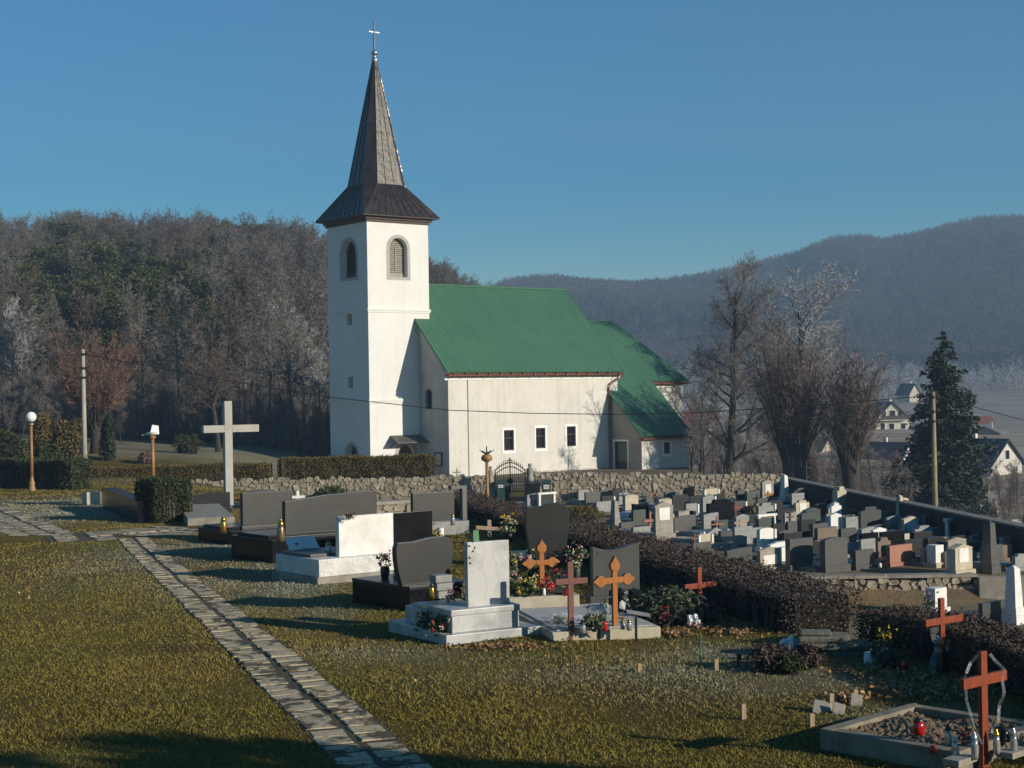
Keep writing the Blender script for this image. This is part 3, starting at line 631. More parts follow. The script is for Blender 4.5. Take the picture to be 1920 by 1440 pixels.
def conifer(seed, H, Rad, m, droop=.25, nlev=26, sub=7, sz=.16, dens=1.):
    rng = np.random.default_rng(seed); mb = MB(); mb.tube([(0, 0, -.3), (0, 0, H*.6), (0, 0, H)], [H*.014, H*.008, .01], 6, False); Q = []
    for i in range(nlev):
        f = (i+.5)/nlev; z = H*(.10+.90*f); L = Rad*(1-f)**.72*rng.uniform(.75, 1.15)+.12; nb = max(3, int(9*(1-f)+3))
        for b_ in range(nb):
            a = rng.uniform(0, 6.283); l = L*rng.uniform(.6, 1.15); k = int((5+sub*l)*dens)
            t = rng.uniform(.12, 1, k); x = l*t; zz = z-droop*l*t**1.3+.12*l*t**3+rng.normal(0, .05*l+.02, k); off = rng.normal(0, .11*l+.03, k)
            Q.append(np.stack([x*math.cos(a)-off*math.sin(a), x*math.sin(a)+off*math.cos(a), zz], 1))
    V, F = leaves(np.concatenate(Q), sz, rng, .35, 2.2); return mb.mesh('conifer_trunk', BARK, True), np_mesh('conifer_crown', V, F, m)
def pine(seed, H, Rad, m, ncl=26, per=70, sz=.2):
    rng = np.random.default_rng(seed); mb = MB(); mb.tube([(0, 0, -.3), (.1, .05, H*.5), (0, 0, H*.95)], [H*.015, H*.011, .03], 6, False); Q = []
    for i in range(ncl):
        f = rng.uniform(.38, 1); z = H*f; r_ = Rad*(1-((f-.55)/.5)**2*.75)*rng.uniform(.25, 1); a = rng.uniform(0, 6.283); c = np.array([r_*math.cos(a), r_*math.sin(a), z-.05*r_])
        mb.tube([(0, 0, z-.5*r_*.6), tuple(c)], [H*.005, .015], 3, False); Q.append(c+rng.normal(size=(per, 3))*np.array([.17, .17, .10])*Rad)
    V, F = leaves(np.concatenate(Q), sz, rng, .3, 2.2); return mb.mesh('pine_trunk', BARK, True), np_mesh('pine_crown', V, F, m)
def shrub_mesh(seed, rx, ry, h, m, n=2600, sz=.07, shell=.55, top=2.2, flat=.2):
    rng = np.random.default_rng(seed); d = rdir(n, rng); d[:, 2] = np.abs(d[:, 2])*1.; rad = rng.uniform(shell, 1, n)**.6
    lump = 1+.12*np.sin(d[:, 0]*5+seed)+.1*np.sin(d[:, 1]*6-seed)+.08*np.sin(d[:, 2]*9)
    P = d*(rad*lump)[:, None]; s = np.abs(P[:, 2])**(1/top) if top != 1 else P[:, 2]
    P = np.stack([P[:, 0]*rx, P[:, 1]*ry, np.clip(s, 0, 1.1)*h], 1)
    return np_mesh('foliage', *leaves(P, sz, rng, flat, 1.6), m)
def place(name, parts, label, cat, P, s=1, rz=0, group=None, sink=.0):
    t = thing(name, label, cat, (P[0], P[1], P[2]-sink), rz, group); t.scale = (s, s, s) if not hasattr(s, '__len__') else s
    for nm, me in parts: link(nm, me, t)
    return t
def core(rx, ry, h):                                  # dark woody heart so that a dense bush is not see-through
    mb = MB(); n = 10
    mb.lathe([(rx*.75, -.2), (rx*.82, h*.35), (rx*.7, h*.7), (rx*.3, h*.88), (.02, h*.9)], n); return mb.mesh('woody_core', DARKCORE)
def gp(u, v): p = gnd(u, v); return (p.x, p.y, p.z)

# ------------------------------------------------------------------ trees one can tell apart
def at_y(u, y): x = CAM.x+ray(u, 760).x*y; return (x, y, h1(x, y))
T1 = bare(3, 15.4, .36, thin=.42, kids=[26, 11, 9, 6], ratio=[.30, .46, .5, .55], t0=[.2, .2, .12, .1], ang=[(38, 66), (25, 60), (25, 60), (20, 55)], up=[.03, .15, .06, .03, .03], w=.024, fall=[.55, .4, .3, .2], jit=[.02, .18, .24, .26, .2]).meshes('linden', BARK, TW_GREY)
def fit(u, vtop, y, M_):                              # foot on the ground and scale so that the real top reaches photo row vtop
    p = at_y(u, y); return p, (pt(u, vtop, y).z-p[2])/max(q.vertices[i].co.z for q in M_ for i in range(0, len(q.vertices), 3))
p_, s_ = fit(1366, 460, 119, T1); place('linden_tree', [('trunk', T1[0]), ('crown', T1[1])], 'tallest bare tree, straight dark trunk with long side limbs right of the church', 'tree', p_, s_)
def pollard(seed, H, r, head, spread, m, shoots=34, w=.03):
    t = Tree(seed); R_ = t.r; t.mb.tube([(0, 0, -.4), (.05, 0, head*.5), (0, .05, head)], [r*1.25, r*.95, r*1.05], 9)
    P = dict(PB); P.update(seg=[5, 3, 2, 1, 1], kids=[10, 6, 4, 0], ratio=[.36, .45, .5, .5], last=3, tube=1, w=w, thin=.4, up=[.05, .06, .04, .02, .02], ang=[(15, 40), (18, 45), (20, 50), (20, 50)], jit=[.07, .12, .16, .2, .2], t0=[.15, .1, .1, .1], fall=[.6, .4, .3, .2])
    for i in range(shoots):
        a = R_.uniform(0, 6.283); q = Vector((math.cos(a)*r*.8, math.sin(a)*r*.8, head-R_.uniform(0, head*.35))); tilt = R_.uniform(.03, spread)
        t.branch(q, Vector((math.cos(a)*tilt, math.sin(a)*tilt, 1)).normalized(), (H-q.z)*R_.uniform(.55, 1.0), r*.085, 0, P)
    return t.meshes('pollard', BARK, m)
T2 = pollard(5, 11.2, .62, 4.6, .25, TW_PINK, 44, .026)
T3 = pollard(9, 10.2, .48, 4.2, .27, TW_PINK, 36, .026)
T4 = bare(17, 14.2, .28, thin=.45, kids=[17, 9, 7, 4], jit=[.02, .13, .16, .2, .2], up=[.05, .14, .08, .05, .03], ang=[(25, 50), (25, 55), (25, 60), (20, 55)], t0=[.3, .2, .15, .1], w=.03, ratio=[.40, .5, .5, .55]).meshes('linden', BARK, TW_FROST)
place('pollard_tree', [('trunk', T2[0]), ('crown', T2[1])], 'thick dark trunk with upright pinkish shoots, behind the corner of the cemetery wall', 'tree', fit(1487, 596, 110, T2)[0], (fit(1487, 596, 110, T2)[1]*1.2, fit(1487, 596, 110, T2)[1]*1.2, fit(1487, 596, 110, T2)[1]))
place('pollard_tree', [('trunk', T3[0]), ('crown', T3[1])], 'smaller forked pollard with pinkish shoots, right of the thick one', 'tree', fit(1592, 628, 108, T3)[0], (fit(1592, 628, 108, T3)[1]*1.2, fit(1592, 628, 108, T3)[1]*1.2, fit(1592, 628, 108, T3)[1]))
place('linden_tree', [('trunk', T4[0]), ('crown', T4[1])], 'tall frosted crown rising behind the two pollards', 'tree', fit(1524, 490, 121, T4)[0], (fit(1524, 490, 121, T4)[1]*1.5, fit(1524, 490, 121, T4)[1]*1.5, fit(1524, 490, 121, T4)[1]))
T5 = bare(23, 6.5, .12, kids=[14, 8, 6, 3], t0=[.08, .15, .1, .1], ang=[(20, 45), (25, 55), (25, 60), (20, 55)], w=.022).meshes('shrub', BARK, TW_GREY)
T6 = bare(29, 6., .10, kids=[16, 9, 6, 4], t0=[.04, .15, .1, .1], ang=[(20, 50), (25, 55), (25, 60), (20, 55)], w=.022).meshes('shrub', BARK, TW_PINK)
k = 0
for (u, y, s, kd) in ((1318, 104, .62, 0), (1295, 107, .75, 0), (1335, 110, .6, 1), (1405, 105, .55, 0), (1428, 111, .7, 1), (1445, 107, .5, 0), (1535, 113, .75, 1), (1555, 109, .55, 0), (1640, 114, .85, 0), (1665, 126, .8, 1), (1625, 104, .5, 1), (1690, 110, .6, 0), (1875, 78, .6, 1), (1905, 72, .7, 0), (1310, 112, .9, 0), (1350, 114, .8, 1), (1460, 118, .8, 0), (1575, 122, .9, 1)):
    p = at_y(u, y); M_ = (T5, T6)[kd]
    place('bare_shrub', [('stems', M_[0]), ('twigs', M_[1])], ('grey leafless shrub beyond the cemetery wall, under the bare trees', 'pinkish leafless shrub beyond the cemetery wall, under the bare trees')[kd], 'shrub', p, s, u*.7, 'leafless shrubs beyond the wall')
SP = conifer(41, 13.2, 4.0, SPRU, .28, 38, 13, .17, 2.2)
ps = at_y(1772, 118); zt = pt(1766, 620, 118).z
place('spruce_tree', [('trunk', SP[0]), ('crown', SP[1])], 'tall dark spruce standing between the pole and the village', 'tree', ps, ((zt-ps[2])/13.2,)*3)
EV = [shrub_mesh(60+i, 2.0, 2.0, 2.8, SPRU, 2400, .16, .4, 1.6) for i in range(2)]; EC = core(1.6, 1.6, 2.5)
for i, (u, y, s) in enumerate(((1745, 98, .6), (1795, 92, .8), (1830, 105, .7), (1765, 100, .75), (1845, 90, .6), (1655, 118, .5), (1890, 84, .7))):
    place('evergreen_bush', [('foliage', EV[i % 2]), ('woody_core', EC)], 'dark evergreen bush below the spruce, beyond the boundary wall', 'bush', at_y(u, y), s, i*1.3, 'evergreen bushes beyond the boundary wall')
# left side: round reddish tree, dark tree behind the cross, clipped conifers
TL = pollard(31, 8.6, .42, 2.3, .75, TW_RED, 46, .03)
pl = at_y(178, 96); zt = pt(175, 640, 96).z
place('round_tree', [('trunk', TL[0]), ('crown', TL[1])], 'round reddish brown tree behind the concrete pole', 'tree', pl, ((zt-pl[2])/8.4,)*3)
TD = bare(37, 6.9, .27, kids=[18, 9, 6, 4], t0=[.42, .2, .15, .1], ang=[(45, 75), (30, 60), (25, 60), (20, 55)], ratio=[.55, .5, .5, .55], w=.03, fall=[.5, .4, .3, .2]).meshes('dark_tree', BARK, TW_BROWN)
pd = at_y(408, 106); zt = pt(405, 690, 106).z
place('bare_tree', [('trunk', TD[0]), ('crown', TD[1])], 'dark spreading tree just left of the tall concrete cross', 'tree', pd, ((zt-pd[2])/6.6,)*3)
def clipped(u, y, rx, h, m, label, seed, top=2.2, n=2600):
    p = at_y(u, y); place('clipped_conifer', [('foliage', shrub_mesh(seed, rx, rx, h, m, n, .1, .72, top)), ('woody_core', core(rx*.92, rx*.92, h*.95))], label, 'shrub', p)
HZ = lambda u, v0, v1, y: (pt(u, v0, y).z-pt(u, v1, y).z)
clipped(80, 90, .78, HZ(80, 765, 862, 90), OLIV, 'round topped golden clipped conifer behind the lit globe lamp', 71)
clipped(18, 88, 1.1, HZ(18, 768, 845, 88), THUJ, 'dark clipped conifer at the far left edge', 72)
clipped(88, 86, .75, HZ(85, 800, 860, 86), THUJ, 'low dark clipped conifer in front of the golden one', 73)
clipped(130, 90, 1.0, HZ(130, 778, 866, 90), OLIV, 'broad olive green clipped conifer just left of the concrete pole', 74, 1.9)
clipped(201, 93, .48, HZ(201, 790, 870, 93), SPRU, 'slim dark column conifer right of the reddish tree', 75, 1.25, 1500)
for u, y, rx, h, lb in ((272, 92, .55, .7, 'low reddish mound shrub beside the broken lamp'), (68, 87, .35, .8, 'small reddish shrub between the dark clipped conifers'), (350, 100, 1.0, 1.2, 'low dark shrub on the frosted meadow')):
    p = at_y(u, y); place('low_shrub', [('foliage', shrub_mesh(int(u), rx, rx, h, THUJ if u == 350 else TW_RED, 1500, .07, .4)), ('woody_core', core(rx*.8, rx*.8, h*.8))], lb, 'shrub', p)

# ------------------------------------------------------------------ the wood on the left hill
FW_ = []                                              # templates
for i, (tw, bk) in enumerate(((TW_GREY, BARK), (TW_GREY, BARKP), (TW_BROWN, BARK), (TW_OLIVE, BARK), (TW_FROST, BARKP), (TW_GREY, BARKP))):
    FW_.append(bare(100+i, 14, .15, kids=[15, 6, 6, 3], t0=[.42, .15, .1, .1], ang=[(25, 55), (25, 60), (25, 60), (20, 50)], ratio=[.27, .55, .55, .5], w=.055, last=4, fall=[.6, .4, .3, .2]).meshes('wood', bk, tw))
PN = [pine(120+i, 13, 2.8, PINE, 38, 80, .24) for i in range(3)]
SN = [conifer(130+i, 12, 2.5, SPRU, .35, 22, 5, .26, 1.) for i in range(2)]
wood_col = bpy.data.collections.new('wood_templates')
for i, (a, c) in enumerate(FW_+PN+SN): wood_col.objects.link(bpy.data.objects.new('wood_tree_%02d' % i, joined('wood_tree', a, c)))
def scatter(name, P, col, idx, smin, smax, label=None):
    me = bpy.data.meshes.new(name); me.from_pydata([tuple(p) for p in P], [], [])
    at = me.attributes.new('pick', 'INT', 'POINT'); at.data.foreach_set('value', np.asarray(idx, np.int32))
    o = kind(link(name, me), 'stuff')
    g = bpy.data.node_groups.new(name, 'GeometryNodeTree'); g.interface.new_socket('Geometry', in_out='INPUT', socket_type='NodeSocketGeometry'); g.interface.new_socket('Geometry', in_out='OUTPUT', socket_type='NodeSocketGeometry')
    gi_, go_ = g.nodes.new('NodeGroupInput'), g.nodes.new('NodeGroupOutput'); ip = g.nodes.new('GeometryNodeInstanceOnPoints'); ci = g.nodes.new('GeometryNodeCollectionInfo'); ci.inputs['Collection'].default_value = col
    ci.inputs['Separate Children'].default_value = True; ci.inputs['Reset Children'].default_value = True
    na = g.nodes.new('GeometryNodeInputNamedAttribute'); na.data_type = 'INT'; na.inputs['Name'].default_value = 'pick'
    rv = g.nodes.new('FunctionNodeRandomValue'); rv.data_type = 'FLOAT_VECTOR'; rv.inputs[0].default_value = (-.05, -.05, 0); rv.inputs[1].default_value = (.05, .05, 6.283)
    rs = g.nodes.new('FunctionNodeRandomValue'); rs.data_type = 'FLOAT'; rs.inputs[2].default_value = smin; rs.inputs[3].default_value = smax; rs.inputs['Seed'].default_value = 5
    ip.inputs['Pick Instance'].default_value = True
    L_ = g.links.new; L_(gi_.outputs[0], ip.inputs['Points']); L_(ci.outputs[0], ip.inputs['Instance']); L_(na.outputs[0], ip.inputs['Instance Index']); L_(rv.outputs[0], ip.inputs['Rotation']); L_(rs.outputs[1], ip.inputs['Scale']); L_(ip.outputs[0], go_.inputs[0])
    md = o.modifiers.new('scatter', 'NODES'); md.node_group = g
    return o
rg = np.random.default_rng(77)
ny = 1500; yy = 168+(350-168)*rg.random(ny)**.9; uu = rg.uniform(-120, 960, ny); xx = (uu-960)/FPX*yy; zz = hgt(xx, yy)
ok = zz > EYE-3.4; xx, yy, zz, uu = xx[ok], yy[ok], zz[ok], uu[ok]
pk = rg.choice([0, 1, 2, 3, 5, 0, 2], len(xx))
cl = np.sin(xx*.11+1.)+np.sin(yy*.05+xx*.04)+rg.normal(0, .5, len(xx)); pk = np.where((cl > .75) & (yy < 320), rg.choice([6, 7, 8, 6, 9, 10], len(xx)), pk)
pb = ((uu > 40) & (uu < 240) & (yy < 290)) | ((uu > 190) & (uu < 440) & (yy < 205)); pk = np.where(pb & (rg.random(len(xx)) < .55), rg.choice([6, 7, 8], len(xx)), pk)
pk = np.where((yy > 315) & (uu < 330), rg.choice([2, 3, 2], len(xx)), pk)
scatter('hillside_wood', np.stack([xx, yy, zz-.2], 1), wood_col, pk, .62, 1.0)
ug_col = bpy.data.collections.new('undergrowth_templates')
for i, M_ in enumerate((T5, T6)): ug_col.objects.link(bpy.data.objects.new('undergrowth_%02d' % i, joined('undergrowth', *M_)))
yy = rg.uniform(119, 172, 620); uu = rg.uniform(-60, 700, 620); xx = (uu-960)/FPX*yy
scatter('undergrowth', np.stack([xx, yy, hgt(xx, yy)-.2], 1), ug_col, rg.choice([0, 0, 1], 620), .3, .75)
# single trees along the wood's edge and standing out of it
names = {0: ('bare_tree', 'slender leafless tree at the edge of the wood on the left'), 1: ('pine_tree', 'green pine standing out of the leafless wood on the left hill'), 2: ('birch_tree', 'thin pale trunked tree in front of the wood'), 3: ('frosted_tree', 'frost whitened tree at the edge of the wood beside the tower')}
def edge(kd, u, y, h, i=0):
    a, c = {0: FW_[(i*2) % 4], 1: PN[i % 3], 2: FW_[1 if i % 2 else 5], 3: FW_[4]}[kd]; p = at_y(u, y); nm, lb = names[kd]
    place(nm, [('trunk', a), ('crown', c)], lb, 'tree', p, (h/13.5,)*3, u*1.7, {0: 'leafless trees along the wood edge', 1: 'pines on the left hill', 2: 'pale trunked trees in front of the wood', 3: 'frosted trees by the tower'}[kd])
for i, (u, y, h) in enumerate(((150, 208, 13), (185, 215, 15), (205, 210, 14), (120, 205, 11), (90, 195, 10), (235, 190, 10), (262, 185, 11), (378, 180, 11), (398, 172, 10), (240, 178, 9), (478, 175, 10), (420, 168, 8), (600, 160, 8), (590, 175, 9), (330, 190, 10), (60, 178, 8), (285, 170, 8), (455, 190, 12))): edge(1, u, y, h, i)
for i, u in enumerate((-10, 14, 38, 62, 88, 240, 268, 300, 322, 355, 372, 430, 452, 470, 492, 520, 548, 575, 600, 612, 110, 145, 395)): edge(0, u, 128+(i*37 % 31), 8.5+(i*13 % 5), i)
for i, (u, y, h) in enumerate(((340, 122, 10.5), (353, 126, 8), (505, 124, 11), (462, 128, 9), (488, 132, 9), (540, 121, 9.5), (572, 128, 8.), (318, 130, 8.))): edge(2, u, y, h, i)
for i, (u, y, h) in enumerate(((530, 136, 10.5), (556, 140, 9.5), (580, 134, 9), (605, 130, 7.5), (15, 130, 9), (30, 138, 10))): edge(3, u, y, h, i)
for i, (u, y, s) in enumerate(((250, 118, .5), (290, 120, .45), (330, 117, .55), (372, 118, .5), (440, 116, .5), (475, 117, .55), (515, 116, .5), (560, 117, .6), (590, 119, .55), (225, 112, .5), (610, 116, .5))):
    M_ = (T5, T6)[i % 2]; place('bare_shrub', [('stems', M_[0]), ('twigs', M_[1])], 'leafless undergrowth shrub at the foot of the wood on the left', 'shrub', at_y(u, y), s, u, 'undergrowth shrubs at the wood edge')

# ------------------------------------------------------------------ far mountain woods, valley trees
far_col = bpy.data.collections.new('far_templates')
for i, tw in enumerate((TW_GREY, TW_BROWN, TW_PINK)):
    a, c = bare(200+i, 12, .14, kids=[9, 5, 2, 0], last=3, tube=0, w=.22, t0=[.35, .15, .1, .1], seg=[4, 2, 1, 1, 1], ratio=[.3, .5, .5, .5]).meshes('far', BARK, tw); far_col.objects.link(bpy.data.objects.new('far_tree_%02d' % i, joined('far_tree', a, c)))
a, c = conifer(210, 12, 2.2, SPRU, .35, 9, 2, .7, .6); far_col.objects.link(bpy.data.objects.new('far_tree_03', joined('far_tree', a, c)))
a, c = bare(215, 9, .12, kids=[10, 6, 3, 0], last=3, tube=0, w=.16, t0=[.2, .15, .1, .1], seg=[4, 2, 1, 1, 1], ratio=[.42, .5, .5, .5]).meshes('far', BARK, TW_HOAR); far_col.objects.link(bpy.data.objects.new('far_tree_04', joined('far_tree', a, c)))
n_ = 26000; yy = rg.uniform(900, 1640, n_); uu = rg.uniform(780, 1990, n_); xx = (uu-960)/FPX*yy; zz = hgt(xx, yy); nz_ = np.sin(xx*.013)+np.sin(yy*.017+xx*.01)+rg.normal(0, .8, n_)
scatter('mountain_wood', np.stack([xx, yy, zz-.3], 1), far_col, np.where(nz_ > 1.75, 3, rg.choice([0, 1, 1, 2, 0], n_)), .7, 1.15)
n_ = 1300; yy = np.concatenate([rg.uniform(640, 930, n_-160), rg.uniform(330, 520, 160)]); uu = rg.uniform(1270, 1960, n_); keep = ((np.sin(yy*.035+uu*.01) > -.1) | (uu < 1660)) & ((yy > 640) | (uu < 1610)); yy, uu = yy[keep], uu[keep]; xx = (uu-960)/FPX*yy
yv = rg.uniform(122, 330, 420); uv = rg.uniform(1285, 1980, 420); kv = (uv < 1620) | (yv < 185); yv, uv = yv[kv], uv[kv]; xv = (uv-960)/FPX*yv
scatter('valley_shrubs', np.stack([xv, yv, hgt(xv, yv)-.2], 1), ug_col, rg.choice([0, 0, 1], len(xv)), .25, .7)
scatter('frosted_valley_trees', np.stack([xx, yy, hgt(xx, yy)-.3], 1), far_col, rg.choice([4, 4, 4, 0], len(xx)), .5, 1.05)

# ------------------------------------------------------------------ village houses in the valley
def house(u, v0, y, wd, zap_v, eave_v, psi, L, wallc, roofc, label, wins=(), balcony=False, chim=True, down=5):
    P = pt(u, v0, y); t = thing('house', label, 'house', P, R(psi)); k = y/FPX; he = (v0-eave_v)*k; ha = (v0-zap_v)*k; wm = mat('house_wall', wallc, .9, fine=.04, bmp=.1); rm = mat('house_roof', roofc, .7, fine=.08, bmp=.2)
    mb = MB(); mb.prism([(-wd/2, -down), (wd/2, -down), (wd/2, he), (0, ha), (-wd/2, he)], 0, L); mb.build('wall', wm, t)
    sl_ = (ha-he)/(wd/2); o_ = .6; rf = None
    for sg_ in (-1, 1):
        mb = MB(); mb.slab([(sg_*(wd/2+o_), -.5, he-sl_*o_+.05), (sg_*(wd/2+o_), L+.5, he-sl_*o_+.05), (0, L+.5, ha+.08), (0, -.5, ha+.08)], (0, 0, .18)); rf = mb.build('roof', rm, t)
    if chim: mb = MB(); mb.box(wd*.12, wd*.12+.5, L*.4, L*.4+.5, he, ha+.9); mb.build('chimney', WHITE, rf)
    for (fx, fz, w_, h_) in wins:
        mb = MB(); x = fx*wd; mb.box(x-w_/2-.1, x+w_/2+.1, -.06, -.005, fz-.1, fz+h_+.1); f_ = mb.build('window', TRIM, t); mb = MB(); mb.box(x-w_/2, x+w_/2, -.085, -.065, fz, fz+h_); mb.build('pane', DARKIN, f_)
    if balcony:
        mb = MB(); mb.box(-wd*.42, wd*.42, -1.1, -.02, he-.25, he-.1); b_ = mb.build('balcony', wm, t); mb = MB(); mb.box(-wd*.42, wd*.42, -1.1, -1.05, he-.1, he+.75); mb.build('railing', FRAMEB, b_)
    return t
house(1674, 815, 330, 7.4, 755, 786, 8, 9, (.72, .67, .52), (.05, .04, .038), 'cream house with balcony and steep brown roof beyond the pollards', ((-.26, 3.6, .9, 1.5), (0, 3.6, 1.3, 1.6), (.22, 3.6, .9, 1.5), (-.3, .6, .9, 1.9), (-.03, 1.2, 1.1, 1.2), (.32, 1.2, 1.0, 1.2)), True)
house(1702, 900, 232, 5.6, 832, 862, 52, 9, (.62, .62, .60), (.03, .035, .042), 'pale gabled house with dark slate roof below the cream one')
house(1888, 905, 205, 7.2, 826, 868, 40, 13, (.66, .61, .52), (.028, .05, .085), 'house with broad blue roof and cream gable at the right edge', ((.02, 3.1, .9, 1.2),))
house(1715, 752, 520, 4.6, 720, 737, 30, 6, (.66, .58, .45), (.05, .07, .075), 'small distant cream gable with green grey roof', ((0, .8, .6, 1.0),), down=.4)
house(1846, 838, 300, 5.0, 801, 812, -25, 8, (.36, .31, .25), (.20, .19, .18), 'grey brown house behind the blue roof', ((.1, 1.6, .6, .9),))
house(1818, 850, 260, 4.0, 806, 822, 60, 6, (.30, .12, .09), (.36, .09, .065), 'small house with red roof beside the spruce', chim=False)
house(1856, 800, 430, 4.5, 782, 792, 90, 6, (.40, .35, .3), (.30, .10, .05), 'distant house with rusty orange roof', chim=False)
house(1335, 815, 300, 4.5, 772, 790, 70, 7, (.4, .34, .3), (.32, .09, .07), 'red roofed house glimpsed through the bare trees right of the church', chim=False)
house(1550, 860, 250, 6, 822, 842, 60, 8, (.50, .45, .36), (.09, .07, .06), 'brown roofed house glimpsed between the pollards', chim=False)

# ------------------------------------------------------------------ hedges
def hedge(pts, width, height, m, label, n, sz, seed, frac_top=.3, rag=.05, cat='hedge', zb=None):
    """clipped hedge along ground points: woody core, shell of small leaves"""
    rng = np.random.default_rng(seed); Ps = [Vector(p) for p in pts]; t = thing('hedge', label, cat, Ps[0]); V0 = Ps[0]
    seg = [(a, c) for a, c in zip(Ps, Ps[1:])]; Ls = np.array([(c-a).length for a, c in seg]); tot = Ls.sum(); mb = MB(); out = []
    for (a, c), L in zip(seg, Ls):
        d = (c-a); d2 = Vector((d.x, d.y, 0)).normalized(); nn = Vector((-d2.y, d2.x, 0)); w2 = width/2-.13; ins = d2*.12; q = []
        for e in (a-V0, c-V0):
            for s in (-1, 1): q.append(e+nn*s*w2+(ins if e == a-V0 and (a-Ps[0]).length < .01 else -ins if e == c-V0 and (c-Ps[-1]).length < .01 else Vector()))
        i = len(mb.v); mb.v += [tuple(p+Vector((0, 0, -1.0))) for p in q]+[tuple(p+Vector((0, 0, height-.13))) for p in q]
        mb.f += [tuple(i+k for k in f) for f in ((0, 1, 5, 4), (2, 3, 7, 6), (0, 2, 6, 4), (1, 3, 7, 5), (4, 5, 7, 6))]
        k = int(n*L/tot); tt = rng.random(k); base = np.array(a-V0)[None]+tt[:, None]*np.array(d)[None]; top = rng.random(k) < frac_top; end = rng.random(k) < (width*height*((c-Ps[-1]).length < .01 or 0)+width*height*((a-Ps[0]).length < .01 or 0))*1.15/(width*L+2*height*L+width*height*2)
        side = np.where(rng.random(k) < .5, -1, 1); wv = np.where(top, rng.uniform(-1, 1, k), side*(1-np.abs(rng.normal(0, .10, k))))*width/2; hv = np.where(top, height+rng.normal(0, rag, k), height*rng.random(k)**.9)
        lump = 1+.06*np.sin(tt*L*2.1+seed)+.05*np.sin(tt*L*5.3+hv*4); base += np.array(nn)[None]*(wv*lump)[:, None]; base[:, 2] += hv*(1+.03*np.sin(tt*L*1.7+2))
        fst, lst = (a-Ps[0]).length < .01, (c-Ps[-1]).length < .01; e0 = np.where(rng.random(k) < (.5 if fst and lst else 1. if fst else 0.), -.02, 1.02)[:, None]; be_ = np.array(a-V0)[None]+e0*np.array(d)[None]+np.array(nn)[None]*(rng.uniform(-1, 1, k)*width/2)[:, None]; be_[:, 2] += height*rng.random(k)
        out.append(np.where(end[:, None], be_, base))
    tw = []                                           # upright stems showing between the leaves
    for (a, c), L in zip(seg, Ls):
        d = (c-a); d2 = Vector((d.x, d.y, 0)).normalized(); nn = Vector((-d2.y, d2.x, 0))
        for _ in range(int(L*26)):
            q = a-V0+d*rng.random()+nn*(rng.choice([-1, 1])*width*rng.uniform(.40, .50)); h_ = height*rng.uniform(.5, 1.03); e = q+Vector((rng.normal(0, .08), rng.normal(0, .08), h_)); s_ = d2*.006
            tw.append([tuple(q-s_), tuple(q+s_), tuple(e+s_*.4), tuple(e-s_*.4)])
    tw = np.array(tw); link('stems', np_mesh('stems', tw, np.arange(len(tw)*4).reshape(-1, 4), TW_GREY), t)
    mb.build('woody_core', OLIVCORE if m is OLIV else DARKCORE, t); P = np.concatenate(out)+rng.normal(0, .02, (sum(len(o) for o in out), 3))
    link('foliage', np_mesh('foliage', *leaves(P, sz, rng, .15, 1.5), m), t); return t
hp = []
for y in (13.6, 16, 18, 20, 21.3): x = float(xh(y))+.42; hp.append((x, y, EYE-(3.35+.0085*y)))
hedge(hp, .8, .50, PURP, 'low right stretch of the purple brown hedge behind the two plastic wrapped crosses', 60000, .026, 1, .35, .035)
hp = []
for y in (22.6, 23.6, 26, 28, 33, 38, 43, 49, 55): x = float(xh(y))+.62; hp.append((x, y, EYE-(3.35+.0085*y)-.22*(y-22)/33))
hedge(hp, 1.2, .64, PURP, 'long purple brown hedge dividing the upper graves from the lower cemetery', 105000, .030, 2, .35, .05)
def hp2(*uv, y): return [(pt(u, v, y).x, y, pt(u, v, y).z) for u, v in uv]
hedge(hp2((165, 914), (500, 905), y=83.4), 1.2, 1.0, OLIV, 'lit olive clipped hedge left of the tall concrete cross', 34000, .06, 3)
hedge(hp2((530, 896), (811, 890), y=84), 1.2, 1.0, OLIV, 'lit olive clipped hedge below the church tower', 34000, .06, 4)
a = gnd(-30, 930); c = gnd(155, 938); hedge([(pt(-60, 930, 74).x, 74, h1(a.x, 74)), (pt(150, 930, 70).x, 70, h1(c.x, 70))], 1.3, 1.3, THUJ, 'dark clipped hedge at the left behind the globe lamp', 16000, .07, 5)
a = gnd(262, 985); hedge([(a.x-.15, a.y+1.5, a.z), (a.x+.75, a.y+2.3, a.z)], 1.35, 1.25, THUJ, 'square clipped bush block at the path corner before the stone wall', 9000, .055, 6)

